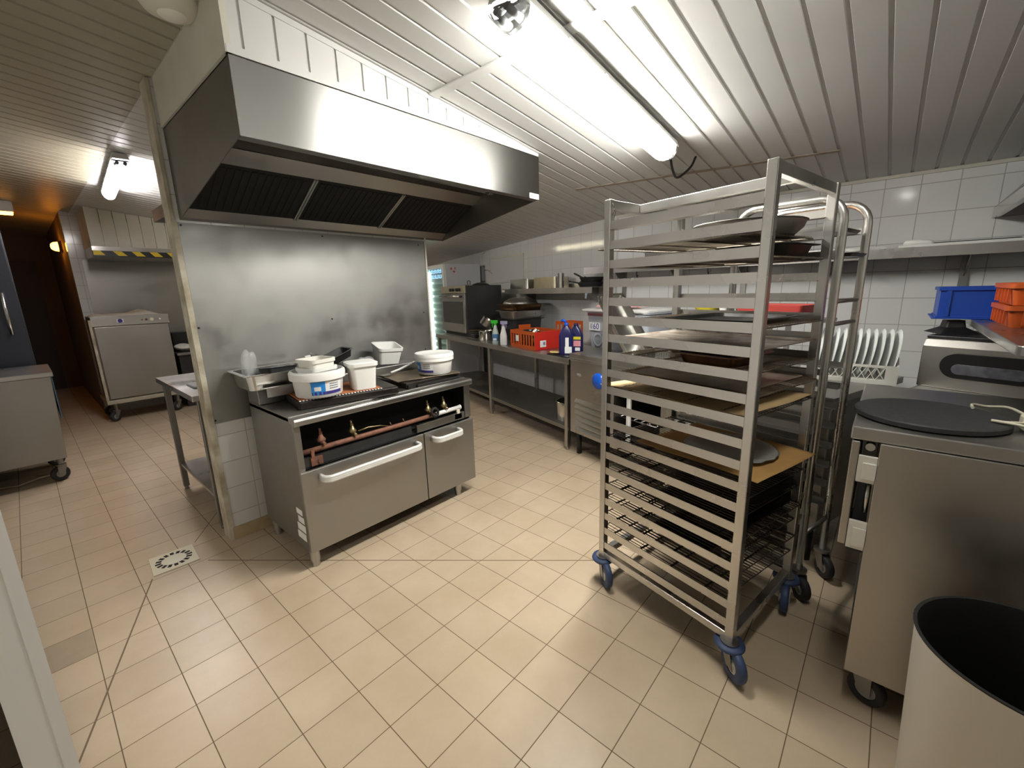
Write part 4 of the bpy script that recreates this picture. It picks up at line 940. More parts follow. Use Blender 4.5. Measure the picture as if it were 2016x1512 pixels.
fpan('lower black frying pan on the wall shelf, handle to the left', .52, .745, 1.4095, .13, R_(5), .17, .03)
fpan('upper black frying pan stacked on another, handle tilted up', .50, .745, 1.457, .12, R_(-6), .19, .06)
# wall things above the counter
t = cthing('wall_hatch', 'pale framed hatch panel on the tiled back wall above the shelf', 'panel', 2.42, .9, 1.5); I = WM(t) @ CFM
b = MB(I); b.box(1.99,2.86,.888,.8995,1.50,1.84); obj('panel', b, M['pvc'], t, bev=.002)
b = MB(I); b.box(1.97,1.99,.884,.8995,1.48,1.86); b.box(2.86,2.88,.884,.8995,1.48,1.86); b.box(1.99,2.86,.884,.8995,1.84,1.86); obj('frame', b, M['pvc_old'], t)
t = cthing('switch_box', 'narrow grey switch box on the tiled wall beside the white fridge', 'switch box', 3.1, .87, 1.52); I = WM(t) @ CFM
b = MB(I); b.box(3.06,3.14,.845,.8995,1.54,1.76); obj('box', b, M['grey_plastic'], t, bev=.004)
b = MB(I); b.tube(smooth([(3.1,.885,1.765),(3.14,.888,1.82),(3.12,.888,1.92),(3.02,.888,1.96),(2.98,.888,1.985)]), .006, n=6); obj('cable', b, M['white_warm'], t)
b = MB(I); b.tube(smooth([(3.05,.88,1.70),(2.98,.884,1.70),(2.9,.880,1.68),(2.8,.883,1.64)]), .004, n=6); obj('loose_wire', b, M['grey_plastic'], t)
# lower shelf things
pot('stock_pot', 'large steel stock pot on the lower shelf of the work table', .15, .19, .2145, .125, .175, M['steel_bright'])
pot('steel_bowl', 'steel bowl behind the stock pot on the lower shelf', .09, .47, .2145, .13, .15, M['steel'])
t = cthing('long_spoon', 'long dark spoon lying on the lower shelf behind the stock pot', 'spoon', .42, .44, .2145)
b = MB(); b.tube([(-.16,0,.12),(.2,.03,.008)], .005, n=6); b.lathe([(0,0),(.025,.002),(.03,.012)], 14, (.215,.03,.001)); obj('spoon', b, M['steel_dark'], t)

# ------------------------------------------------------------------ refrigerated counter behind the racks
t = cthing('fridge_counter', 'low stainless fridge counter with louvres and open bays behind the racks', 'fridge counter', -1.1, .40, 0); I = WM(t) @ CFM
b = MB(I); b.box(-2.0,-.083,-.004,.80,.842,.877); b.box(-2.0,-.083,-.004,.0,.822,.842); obj('worktop', b, M['steel_h'], t, bev=.003)
b = MB(I); b.box(-1.99,-.095,.66,.68,.2,.84); b.box(-1.99,-.095,.02,.66,.2,.225); b.box(-1.99,-1.97,.02,.66,.225,.84); b.box(-.115,-.095,.02,.66,.225,.84); b.box(-.60,-.58,.02,.66,.225,.84); b.box(-1.97,-.60,.02,.66,.80,.84)
obj('cabinet', b, M['steel_dark'], t)
b = MB(I); b.box(-.51,-.09,.002,.019,.2,.82); p = obj('machine_panel', b, M['steel'], t, bev=.002)
for k in range(6):
    z = .235+.048*k; b = MB(I); b.prism([(-.165-.0,.0015,z+.03),(-.165,-.018,z+.004),(-.165,.0015,z)], (-.32,0,0)); obj('louvre', b, M['steel_dark'], p)
b = MB(I); b.box(-.225,-.175,-.0005,.0015,.70,.72); obj('badge', b, M['grey_plastic'], p)
b = MB(I); b.M = I @ Matrix.Translation((-.43,.001,.695)) @ Matrix.Rotation(R_(90),4,'X'); b.lathe([(0,.022),(.05,.018),(.062,.008),(.064,0)], 28); obj('blue_disc', b, M['blue_bright'], p)
for x0, x1 in ((-.60,-.513),(-1.12,-1.03),(-1.66,-1.58),(-1.99,-1.92)):
    b = MB(I); b.box(x0,x1,.002,.02,.2,.82); obj('stile', b, M['steel'], t, bev=.002)
b = MB(I); b.box(-1.92,-.6,.002,.02,.65,.82); b.box(-1.92,-.6,.002,.02,.2,.285); obj('rail', b, M['steel'], t, bev=.002)
for k, z in enumerate((.24,.36,.48,.60)):
    b = MB(I); b.box(-.572,-.535,.0005,.0018,z,z+.075); obj('blue_film', b, M['blue'], t)
for s in (-.735,-1.145,-1.235,-1.69):
    b = MB(I); b.box(s-.011,s+.011,.021,.034,.29,.66); b.box(s+.018,s+.024,.021,.030,.29,.66); obj('door_gasket', b, M['white'], t)
for x0, x1 in ((-1.03,-.60),(-1.58,-1.12),(-1.92,-1.66)):
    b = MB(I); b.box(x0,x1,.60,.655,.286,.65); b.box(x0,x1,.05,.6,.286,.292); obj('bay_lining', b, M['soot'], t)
    b = MB(I); 
    for j in range(7): b.cyl((x0+.02+(x1-x0-.04)*j/6,.06,.45),(x0+.02+(x1-x0-.04)*j/6,.58,.45),.0025,n=5)
    b.cyl((x0,.06,.445),(x1,.06,.445),.004,n=6); b.cyl((x0,.58,.445),(x1,.58,.445),.004,n=6); obj('wire_shelf', b, M['steel'], t)
for s in (-.14,-1.1,-1.94):
    for tt in (.06,.6):
        b = MB(I); b.cyl((s,tt,0),(s,tt,.1995),.022,n=12); obj('foot', b, M['black'], t)
# things on it
t = cthing('clear_bin', 'big frosted clear bin with white lid and a 60 label on the fridge counter', 'bin', -.225, .53, .8775)
b = MB(); b.loft([rrect(.64,.30,.03,0), rrect(.70,.36,.04,.31), rrect(.715,.375,.04,.312), rrect(.715,.375,.04,.318), rrect(.69,.35,.038,.315), rrect(.63,.29,.028,.004)]); obj('tub', b, M['clear_bin'], t, split=True)
b = MB(); b.loft([rrect(.74,.39,.04,.3185,5,.03), rrect(.75,.40,.045,.325,5,.03), rrect(.75,.40,.045,.338,5,.03), rrect(.68,.34,.03,.343,5,.03)]); obj('lid', b, M['white'], t, split=True)
b = MB(); b.box(.07,.28,.2025,.222,.285,.31); obj('clasp', b, plain('maroon_clasp', (.10,.03,.035), .4), t, bev=.003)
b = MB(); b.box(.165,.305,.1765,.1775,.155,.225); lb = obj('number_label', b, M['lbl_white'], t)
lettering('number_print', '60', .075, M['lbl_navy'], lb, Matrix.Translation((.215,.1785,.19)) @ Matrix.Rotation(R_(180),4,'Z') @ Matrix.Rotation(R_(90),4,'X'))
b = MB()
for k in range(4): b.box(.268,.292,.1776,.1782,.172+.011*k,.178+.011*k)
b.box(.262,.265,.1776,.1782,.165,.215); obj('number_print', b, M['lbl_grey'], lb)
b = MB(Matrix.Translation((.20,.170,.075)) @ Matrix.Rotation(R_(-90),4,'X')); b.lathe([(.042,0),(.05,.003),(.058,0)], 28); obj('moulded_ring', b, M['clear_bin'], t)
t = cthing('pink_cloth', 'crumpled pink and white cloth on the lid of the clear bin', 'cloth', -.20, .47, 1.2225)
def clothfn(u, v): 
    x, y = (u-.5)*.34, (v-.5)*.24
    return (x+.02*math.sin(9*v), y+.02*math.sin(8*u), .004+.028*(1+math.sin(11*u+4*v)*math.cos(9*v-2*u))*(1-.6*abs(2*u-1)**3)*(1-.5*abs(2*v-1)**3))
b = MB(); b.grid(clothfn, 24, 18); obj('cloth', b, M['pink'], t, solid=.004)
t = thing('leaning_tray', 'long steel tray leaning diagonally against the clear bin', 'tray', CW(-.68,.165,.8785)); t.rotation_euler = (0, R_(-52), CA)
b = MB(); b.loft([rrect(.50,.22,.03,0), rrect(.53,.25,.035,.045), rrect(.56,.28,.035,.046), rrect(.56,.28,.035,.05), rrect(.525,.245,.033,.048), rrect(.49,.21,.028,.004)]); o = obj('tray', b, M['steel_bright'], t, split=True); o.location = (.285,0,.0)
t = cthing('white_basket', 'small white slotted basket beside the leaning steel tray', 'basket', -.84, .30, .8775); b = MB()
for k in range(7): b.box(-.075+.021*k,-.063+.021*k,-.055,-.05,0,.08); b.box(-.075+.021*k,-.063+.021*k,.05,.055,0,.08)
for z in (0,.072): b.box(-.078,.078,-.058,.058,z,z+.009) if z == 0 else (b.box(-.078,.078,-.058,-.05,z,z+.012), b.box(-.078,.078,.05,.058,z,z+.012), b.box(-.078,-.07,-.05,.05,z,z+.012), b.box(.07,.078,-.05,.05,z,z+.012))
for k in range(5): b.box(-.078,-.073,-.05+.024*k,-.04+.024*k,0,.08); b.box(.073,.078,-.05+.024*k,-.04+.024*k,0,.08)
obj('basket', b, M['white'], t)
t = cthing('counter_shelf', 'steel over-shelf on posts standing on the fridge counter', 'shelf', -1.30, .58, .8775); I = WM(t) @ CFM
b = MB(I); b.box(-1.68,-.70,.44,.72,1.17,1.19); obj('board', b, M['steel'], t, bev=.002)
for s in (-1.44,-.84):
    for tt in (.46,.68):
        b = MB(I); b.box(s,s+.025,tt,tt+.025,.8775,1.17); obj('post', b, M['steel'], t)
t = cthing('yellow_bowl', 'yellow plastic bowl on the over-shelf behind the rack', 'bowl', -.94, .56, 1.1905); b = MB(); b.lathe([(0,0),(.06,0),(.095,.07),(.10,.085),(.095,.085),(.056,.006),(0,.006)], 30); obj('bowl', b, M['yellow'], t, split=True)
for k, (s, lb) in enumerate(((-1.085,'left of two white cups on the over-shelf behind the rack'),(-1.155,'right of two white cups on the over-shelf behind the rack'))):
    t = cthing('white_cup', lb, 'cup', s, .52, 1.1905, group='white cups'); b = MB(); b.lathe([(0,0),(.02,0),(.028,.075),(.026,.075),(.018,.004),(0,.004)], 20); obj('cup', b, M['white'], t, split=True)
t = cthing('red_crate', 'flat dull red crate on the over-shelf behind the rack', 'crate', -1.41, .57, 1.1905); b = MB(); b.loft([rrect(.37,.22,.02,0), rrect(.40,.25,.02,.075), rrect(.40,.25,.02,.08), rrect(.38,.23,.018,.078), rrect(.355,.205,.016,.004)]); obj('crate', b, M['red_dull'], t, split=True)
# dish rack with plates standing in it
t = thing('dish_rack', 'white lattice dish rack holding a row of plates on the fridge counter', 'dish rack', (2.06,-1.925,.8775)); I = WM(t); b = MB(I)
X0,X1,Y0,Y1,Z0,Z1 = 1.87,2.25,-2.15,-1.74,.8775,.975
b.box(X0,X1,Y0,Y1,Z0,Z0+.006); obj('floor', b, M['white_warm'], t)
for x in (X0, X1-.008):
    b = MB(I); b.box(x,x+.008,Y0,Y1,Z1-.012,Z1); b.box(x,x+.008,Y0,Y1,Z0+.006,Z0+.022); b.box(x,x+.008,Y0,Y0+.05,Z0+.022,Z1-.012); b.box(x,x+.008,Y1-.03,Y1,Z0+.022,Z1-.012)
    n = 9; L = Y1-Y0-.08
    for k in range(n):
        a0 = Y0+.05+L*k/n; a1 = a0+L/n
        for (p, q) in ((a0,a1),(a1,a0)): b.cyl((x+.004,p,Z0+.02),(x+.004,q,Z1-.01),.0022,n=5,caps=False)
    obj('lattice_side', b, M['white_warm'], t)
for y in (Y0, Y1-.008):
    b = MB(I); b.box(X0+.008,X1-.008,y,y+.008,Z0+.006,Z1); obj('end_wall', b, M['white_warm'], t)
pl0 = None
for k in range(11):
    y = -1.783-.0322*k; tilt = R_(9+5*math.sin(k*2.1)); yaw = R_(8+9*math.sin(k*1.7)); r = .125+.012*math.sin(k*1.3)
    lab = 'white plate standing in the dish rack, %s from its left end' % ORD[k].replace('top','first')
    loc = (2.055,y,.8885+.13)
    if pl0 is None:
        pl0 = thing('plate', lab, 'plate', loc, group='plates in the dish rack'); b = MB(); b.lathe([(0,.0),(.07,.0),(.085,.004),(.127,.014),(.13,.017),(.126,.018),(.084,.009),(.07,.006),(0,.006)], 36); obj('dish', b, M['plate'], pl0, split=True); pp_ = pl0
    else: pp_ = dup(pl0, loc, label=lab)
    pp_.rotation_euler = (R_(90)+R_(7), 0, R_(9)); 
# support table, machine with the oval window
t = cthing('side_table', 'plain steel table carrying the machine with an oval window', 'table', -2.45, .72, 0); I = WM(t) @ CFM
b = MB(I); b.box(-2.78,-2.115,.32,1.16,.845,.877); obj('top', b, M['steel_h'], t, bev=.002)
for s in (-2.75,-2.16):
    for tt in (.35,1.09):
        b = MB(I); b.box(s,s+.035,tt,tt+.035,0,.845); obj('leg', b, M['steel'], t)
MA = R_(22); t = thing('oval_window_machine', 'steel machine with a black oval window under the blue crate', 'machine', (1.967,-2.224,.8775), R_(-90)-MA)   # local x runs to the right along its front, -y faces the room
def mloc(x, y, z): return (x, y, z)
# local axes: x -> front edge towards the right, y -> depth (away from camera)
b = MB(); 
t.rotation_euler = (0,0,R_(270)-MA)
b.loft([[(0,0,0),(.46,0,0),(.46,.42,0),(0,.42,0)],[(0,.0,.20),(.46,.0,.20),(.46,.42,.20),(0,.42,.20)],[(.0,.022,.235),(.46,.022,.235),(.46,.42,.235),(0,.42,.235)]], smooth=False); obj('housing', b, M['cab_steel'], t, bev=.004)
b = MB(); b.loft([[(x*1.0+.24,-.0012,z+.115) for x, z, _ in [(p[0],p[1],0) for p in rrect(.33,.12,.0599,0,8)]], [(x+.24,-.006,z+.115) for x, z in [(p[0],p[1]) for p in rrect(.325,.115,.057,0,8)]]], smooth=False); w_ = obj('window_surround', b, M['black'], t)
b = MB(); b.loft([[(x+.245,-.0065,z+.100) for x, z in [(p[0],p[1]) for p in rrect(.25,.05,.0249,0,8)]], [(x+.245,-.0085,z+.100) for x, z in [(p[0],p[1]) for p in rrect(.245,.046,.022,0,8)]]], smooth=False); obj('display', b, plain('grey_display', (.20,.20,.23), .25, noise=.4, nscale=30), w_)
b = MB(); b.box(.0,.30,.03,.40,.2355,.25); obj('top_lid', b, M['black'], t, bev=.004)
t = thing('black_box', 'small black box between the machine and the blue crate', 'box', (2.15,-2.33,1.1285), R_(20)); b = MB(); b.loft([rrect(.18,.16,.01,0), rrect(.07,.08,.01,.03), rrect(.06,.07,.01,.064)], smooth=False); obj('box', b, M['black'], t)
# over-shelf with crates at the right edge
t = thing('crate_shelf', 'steel shelf holding the blue and orange crates above the griddle cabinet', 'shelf', (1.7,-2.66,.97))
I = WM(t); b = MB(I)
b.loft([rrect(1.50,.52,.03,1.168,4,1.72,-2.645), rrect(1.50,.52,.03,1.20,4,1.72,-2.645)], smooth=False); obj('board', b, M['steel'], t, bev=.003)
for x, y, zb in ((1.12,-2.585,.9705),(1.30,-2.86,0),(2.44,-2.86,0)):
    b = MB(I); b.box(x-.015,x+.015,y-.015,y+.015,zb,1.168); obj('post', b, M['steel'], t)
t = thing('blue_crate', 'blue plastic stacking crate on the shelf above the machine', 'crate', (2.26,-2.455,1.2005)); I = WM(t); b = MB(I)
X0,X1,Y0,Y1 = 2.10,2.42,-2.64,-2.262
b.box(X0-.012,X1+.012,Y0-.012,Y1+.02,1.2005,1.207); b.box(X0-.004,X1+.004,Y0,Y1+.006,1.207,1.213); obj('base_lip', b, M['blue'], t, bev=.002)
b = MB(I); 
for (a0,a1,c0,c1) in ((X0,X0+.006,Y0,Y1),(X1-.006,X1,Y0,Y1),(X0+.006,X1-.006,Y0,Y0+.006),(X0+.006,X1-.006,Y1-.006,Y1)): b.box(a0,a1,c0,c1,1.213,1.355)
obj('walls', b, M['blue'], t)
b = MB(I); b.box(X0-.008,X0,Y0-.008,Y1+.008,1.340,1.355); b.box(X1,X1+.008,Y0-.008,Y1+.008,1.340,1.355); b.box(X0,X1,Y1,Y1+.008,1.340,1.355); b.box(X0,X1,Y0-.008,Y0,1.340,1.355); b.box(X0-.006,X0,Y1-.04,Y1-.022,1.213,1.34); b.box(X0-.006,X0,Y0+.02,Y0+.04,1.213,1.34); obj('rim', b, M['blue'], t)
for k, z in enumerate((1.2005, 1.288)):
    t = thing('orange_tray', '%s orange plastic crate of two at the right edge of the crate shelf' % ('lower','upper')[k], 'crate', (1.82,-2.60,z), group='orange crates on the crate shelf'); b = MB()
    h = .086; b.loft([rrect(.36,.30,.02,0), rrect(.38,.32,.02,h-.02), rrect(.40,.34,.02,h-.019), rrect(.40,.34,.02,h), rrect(.375,.315,.018,h), rrect(.35,.29,.016,.004)]); obj('shell', b, M['orange'], t, split=True)
    for q in range(5):
        b = MB(); b.box(-.15+.07*q,-.135+.07*q,.1605,.168,.01,h-.022); obj('rib', b, M['orange'], t)
        b = MB(); b.box(-.198,-.1905,-.13+.06*q,-.118+.06*q,.01,h-.022); obj('rib', b, M['orange'], t)
# wall shelf on the right wall with boards and tools
t = thing('wall_shelf', 'long stainless shelf on the right tiled wall', 'shelf', (2.83,-1.4,1.53)); I = WM(t)
b = MB(I); b.box(2.68,2.976,-3.0,.18,1.582,1.587); b.box(2.68,2.684,-3.0,.18,1.528,1.582); b.box(2.684,2.70,-3.0,.18,1.528,1.532); b.box(2.970,2.976,-3.0,-.02,1.587,1.62); obj('board', b, M['steel'], t)
for y in (-.1,-.62,-1.15,-1.75,-2.4):
    b = MB(I); b.prism([(2.70,y,1.5815),(2.975,y,1.5815),(2.975,y,1.40)], (0,.005,0)); b.box(2.962,2.978,y-.018,y+.022,1.22,1.58); obj('bracket', b, M['steel_dark'], t)
for y in (-.35,-.95,-1.9):
    b = MB(I); b.tube([(2.70,y,1.55),(2.695,y,1.50),(2.71,y,1.48),(2.725,y,1.50)], .004, n=6); obj('hook', b, M['black'], t)
t = thing('cutting_board', 'white cutting board lying on the right wall shelf', 'board', (2.79,-2.33,1.5875)); b = MB(); b.box(-.09,.12,-.26,.26,0,.016); obj('board', b, M['white'], t, bev=.003)
t = thing('white_handled_knife', 'long dark knife with a fat white handle on the cutting board', 'knife', (2.76,-2.3,1.604), R_(-93)); b = MB(); b.loft([[(x, y*wd, z*ht+ht) for y, z in ((-1,-.6),(-.4,-1),(.4,-1),(1,-.6),(1,.6),(.4,1),(-.4,1),(-1,.6))] for x, wd, ht in ((-.21,.008,.008),(-.2,.018,.015),(-.15,.02,.017),(-.09,.014,.012),(-.07,.01,.008))]); obj('handle', b, M['white'], t)
b = MB(); b.hexa([(-.07,-.012,.004),(.26,-.016,.004),(.28,.008,.004),(-.07,.012,.004)], [(-.07,-.012,.008),(.26,-.016,.007),(.28,.008,.007),(-.07,.012,.008)]); obj('blade', b, M['darkgrey'], t)
t = thing('dark_ladle', 'dark ladle lying at the right end of the right wall shelf', 'ladle', (2.84,-2.70,1.5875)); b = MB(); b.lathe([(0,0),(.03,.002),(.05,.03),(.048,.03),(.028,.006),(0,.005)], 20); b.tube([(.0,.05,.03),(0,.1,.035),(.0,.07,.03)][:2], .006, n=6); obj('ladle', b, M['enamel_dark'], t)
for y, lb in ((-.55,'left steel container on the right wall shelf above the rack'),(-1.28,'right steel container on the right wall shelf above the rack')):
    t = thing('steel_container', lb, 'container', (2.84,y,1.5875)); b = MB(); b.loft([rrect(.18,.30,.02,0), rrect(.20,.32,.025,.095), rrect(.22,.34,.02,.096), rrect(.22,.34,.02,.1), rrect(.195,.315,.022,.1), rrect(.175,.295,.018,.003)]); obj('container', b, M['steel'], t, split=True)
t = thing('corner_hood', 'corner of a steel hood on the right wall at the picture edge', 'range hood', (2.5,-2.85,1.74)); I = WM(t)
b = MB(I); b.box(1.9,2.978,-2.50,-2.47,1.742,1.80); b.box(1.9,1.92,-3.25,-2.50,1.742,1.80); obj('frame', b, M['steel_bright'], t, bev=.002)
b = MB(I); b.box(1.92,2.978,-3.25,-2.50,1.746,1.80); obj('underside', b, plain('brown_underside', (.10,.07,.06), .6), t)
b = MB(I); b.hexa([(1.9,-3.25,1.8005),(2.978,-3.25,1.8005),(2.978,-2.47,1.8005),(1.9,-2.47,1.8005)], [(2.4,-3.25,2.02),(2.978,-3.25,2.02),(2.978,-2.65,2.02),(2.4,-2.65,2.02)]); obj('canopy', b, M['steel'], t)

# ------------------------------------------------------------------ griddle cabinet, disc, plug, bin
t = thing('griddle_cabinet', 'tall steel cabinet on castors at the right with a dark stone disc on top', 'cabinet', (1.0,-2.33,0)); I = WM(t)
CX0,CX1,CY0,CY1 = .637,1.35,-2.63,-2.112
b = MB(I); b.box(CX0,CX0+.012,CY0,CY1,.135,.93); b.box(CX1-.012,CX1,CY0,CY1,.135,.93); b.box(CX0+.012,CX1-.012,CY0,CY0+.012,.135,.93); b.box(CX0+.012,CX1-.012,CY0+.012,CY1,.135,.15); obj('body', b, M['cab_steel'], t, bev=.002)
b = MB(I); b.box(CX0+.012,CX1-.012,CY1-.14,CY1-.12,.15,.93); obj('inner_panel', b, M['soot'], t)
b = MB(I); b.box(CX0+.012,CX1+.015,-2.655,-2.04,.9305,.97); obj('worktop', b, M['steel_h'], t, bev=.004)
b = MB(I); b.box(CX0+.006,CX1-.01,-2.066,-2.045,.58,.926); d = obj('door', b, M['cab_steel'], t, bev=.003); d['label'] = 'steel door standing off the cabinet front'
for z0_, z1_ in ((.80,.885),(.575,.67)):
    b = MB(I); b.box(CX0+.002,CX0+.014,-2.112,-2.0665,z0_,z1_); b.box(CX0-.004,CX0+.002,-2.112,-2.078,z0_+.012,z1_-.02); obj('hinge', b, M['white_warm'], t, bev=.002)
b = MB(I); b.cyl((CX0+.02,-2.09,.91),(CX0+.05,-2.09,.91),.012,n=12); b.cyl((CX0+.02,-2.1,.70),(CX0+.02,-2.1,.79),.007,n=8); obj('pin', b, M['steel_bright'], t)
b = MB(I); b.box(CX0+.02,CX1-.02,-2.11,-2.07,.56,.575); obj('door_sill', b, M['black'], t)
for x, y in ((.70,-2.165),(1.28,-2.165),(.70,-2.56),(1.28,-2.56)):
    castor(I @ Matrix.Translation((x,y,0)), 0, 0, R_(70), .015, M['rubber'], t, r=.055, bump=False)
t = thing('griddle_disc', 'round dark stone griddle disc lying on the steel cabinet', 'griddle', (.868,-2.213,.9705)); b = MB(); b.lathe([(0,0),(.172,0),(.181,.005),(.181,.017),(.177,.021),(0,.0215)], 56); obj('disc', b, M['granite'], t, split=True)
t = thing('plug_cord', 'ivory electric plug with a looped cord on the steel cabinet', 'plug', (.93,-2.42,.9705)); I = WM(t)
b = MB(I); b.loft([[(.86+x, -2.425+y*r_, 1.0+z*r_) for y, z in ((-1,-.7),(-.7,-1),(.7,-1),(1,-.7),(1,.7),(.7,1),(-.7,1),(-1,.7))] for x, r_ in ((-.03,.012),(-.028,.022),(.0,.024),(.02,.019),(.045,.012),(.07,.008))]); pb = obj('plug_body', b, M['plug'], t, split=True)
b = MB(I); b.tube(smooth([(.93,-2.425,1.0),(.97,-2.42,1.0),(1.03,-2.40,1.0),(1.06,-2.36,.99),(1.03,-2.325,.998),(.98,-2.32,.9975)]), .0042, n=8); obj('cord', b, M['plug'], t)
b = MB(I); b.tube(smooth([(.85,-2.44,1.0),(.83,-2.40,1.0),(.825,-2.37,.998),(.83,-2.345,.998),(.80,-2.41,.9975),(.79,-2.47,.976)]), .0042, n=8); obj('cord', b, M['plug'], t)
b = MB(I); b.cyl((.833,-2.435,1.0),(.81,-2.437,1.0),.003,n=8); b.cyl((.833,-2.417,1.0),(.81,-2.415,1.0),.003,n=8); obj('pin', b, M['brass'], pb)
b = MB(I); b.box(.822,.829,-2.46,-2.445,.985,1.005); obj('red_switch', b, M['red'], pb)
t = thing('waste_bin', 'round cream bin with black inside, bottom right corner', 'bin', (.327,-2.418,0)); b = MB(); b.lathe([(0,0),(.165,0),(.172,.01),(.196,.594),(.199,.60)], 64); obj('shell', b, M['bin_white'], t, split=True)
b = MB(); b.lathe([(.199,.6002),(.2005,.604),(.193,.604),(.19,.59),(.168,.02),(0,.02)], 64); obj('liner', b, M['soot'], t, split=True)

# ------------------------------------------------------------------ hallway on the left
t = thing('prep_table', 'narrow steel table behind the partition with a lower shelf', 'table', (-.08,1.35,0)); I = WM(t)
b = MB(I); b.box(-.395,.25,.87,1.84,.825,.86); obj('top', b, M['steel'], t, bev=.003)
b = MB(I); b.box(-.36,.22,.90,1.79,.19,.21); obj('lower_shelf', b, M['steel'], t, bev=.002)
for x in (-.37,.19):
    for y in (.885,1.765):
        b = MB(I); b.box(x,x+.036,y,y+.036,.025,.825); b.cyl((x+.018,y+.018,0),(x+.018,y+.018,.025),.015,n=10); obj('leg', b, M['steel_dark'], t, bev=.002)
t = thing('folded_cloth', 'small grey cloth folded on the steel table behind the partition', 'cloth', (-.25,1.2,.8605)); b = MB(); b.loft([rrect(.16,.2,.02,0), rrect(.16,.2,.02,.008), rrect(.15,.19,.02,.014)]); obj('cloth', b, M['grey_plastic'], t)
# end of a wall shelf peeping out behind the partition
t = thing('wall_shelf', 'end of a small steel shelf peeping out behind the partition', 'shelf', (.1,.95,1.86)); I = WM(t)
b = MB(I); b.box(-.37,.6,.806,1.08,1.885,1.89); b.box(-.37,-.366,.806,1.08,1.83,1.885); b.box(-.366,.6,1.076,1.08,1.83,1.885); obj('board', b, M['steel'], t)
# hot cupboard on its trolley
t = thing('hot_cupboard', 'steel hot cupboard with control strip standing on a wheeled trolley', 'cupboard', (-.08,5.0,0)); I = WM(t)
HX0_,HX1_,HY0,HY1 = -.425,.27,4.72,5.28
b = MB(I); b.box(HX0_,HX1_,HY0+.02,HY1,.26,1.225); obj('body', b, plain('brownish_steel', (.30,.25,.19), .5, .6, noise=.2), t, bev=.004)
b = MB(I); b.box(HX0_+.01,HX1_-.005,HY0,HY0+.018,.27,1.115); obj('door', b, M['steel_door'], t, bev=.004)
b = MB(I); b.loft([[(x,HY0+.018,1.125),(x,HY0-.012,1.125),(x,HY0-.004,1.235),(x,HY0+.018,1.235)] for x in (HX0_-.005,HX1_+.01)], smooth=False); cp = obj('control_strip', b, M['steel_bright'], t, bev=.002)
for x, m_, r in ((-.18,'lbl_navy',.022),(.06,'rust',.012),(.11,'plug',.02),(.19,'lbl_white',.009),(.02,'rust',.008)):
    b = MB(I); b.cyl((x,HY0-.008,1.178),(x,HY0-.022,1.177),r,n=14); obj('knob', b, M[m_], cp)
b = MB(I); b.box(-.21,-.15,HY0-.012,HY0-.0085,1.16,1.195); obj('maker_plate', b, M['lbl_white'], cp)
b = MB(I); b.box(HX0_-.03,HX1_+.03,HY0-.04,HY1+.02,.215,.259); tr = obj('trolley_frame', b, plain('cream_trolley', (.52,.48,.38), .5, .3, noise=.2), t, bev=.004)
b = MB(I); b.box(HX0_-.028,HX0_-.004,HY0-.02,HY0+.004,.26,1.2); obj('trolley_post', b, M['trim_dirty'], t)
for x, y in ((-.38,4.76),(.22,4.76),(-.38,5.2),(.22,5.2)): castor(I @ Matrix.Translation((x,y,0)), 0, 0, R_(35), .03, M['rubber'], t, r=.06, bump=False, stem=.215)
t = thing('cream_cloth', 'crumpled cream cloth heaped on top of the hot cupboard', 'cloth', (-.10,5.0,1.2255)); rnd = random.Random(2)
def hc(u, v):
    e = max(0, 1-(2*u-1)**4)*max(0, 1-(2*v-1)**4)
    return ((u-.5)*.66, (v-.5)*.44, .004+.055*e*(.6+.3*math.sin(7*u+2)+.25*math.sin(11*u*v+5*v)+.2*math.sin(17*u+3*v)))
b = MB(); b.grid(hc, 26, 18); obj('cloth', b, M['cloth'], t, solid=.006)
# second hood with warning stripes
t = thing('hall_hood', 'white boarded hood with yellow and black warning stripes in the hallway', 'range hood', (.3,5.0,1.9)); I = WM(t)
X0,X1,Y0,Y1 = -.28,1.0,4.70,5.345
b = MB(I); n = 11
for k in range(n):
    a, c = X0+(X1-X0)*k/n, X0+(X1-X0)*(k+1)/n-.006
    b.hexa([(a,Y0,2.01),(c,Y0,2.01),(c,Y0+.015,2.01),(a,Y0+.015,2.01)], [(a,Y0,zc(a)-.003),(c,Y0,zc(c)-.003),(c,Y0+.015,zc(c)-.003),(a,Y0+.015,zc(a)-.003)])
b.box(X0,X1,Y0+.012,Y0+.02,2.01,2.28); b.hexa([(X0,Y0+.02,2.01),(X0+.015,Y0+.02,2.01),(X0+.015,Y1,2.01),(X0,Y1,2.01)], [(X0,Y0+.02,zc(X0)-.003),(X0+.015,Y0+.02,zc(X0)-.003),(X0+.015,Y1,zc(X0)-.003),(X0,Y1,zc(X0)-.003)])
obj('boarding', b, M['pvc_old'], t)
b = MB(I); b.box(X0-.003,X1,Y0-.006,Y0+.02,1.965,2.0095); b.box(X0-.003,X0+.004,Y0+.02,Y1,1.90,2.0095); obj('steel_lip', b, M['steel_bright'], t)
b = MB(I); b.box(X0-.003,X1,Y0-.004,Y0+.01,1.90,1.964); st_ = obj('stripe_board', b, M['black'], t)
for k in range(7):
    a = X0+.002+.165*k
    b = MB(I); b.prism([(a,Y0-.0048,1.963),(a+.075,Y0-.0048,1.963),(a+.125,Y0-.0048,1.912),(a+.045,Y0-.0048,1.912)] if k else [(a,Y0-.0048,1.963),(a+.06,Y0-.0048,1.963),(a+.10,Y0-.0048,1.915),(a,Y0-.0048,1.915)], (0,.0006,0)); obj('yellow_stripe', b, M['warn_yellow'], st_)
b = MB(I); b.box(X0+.004,X1,Y0+.02,Y1,1.985,1.99); obj('underside', b, M['soot'], t)
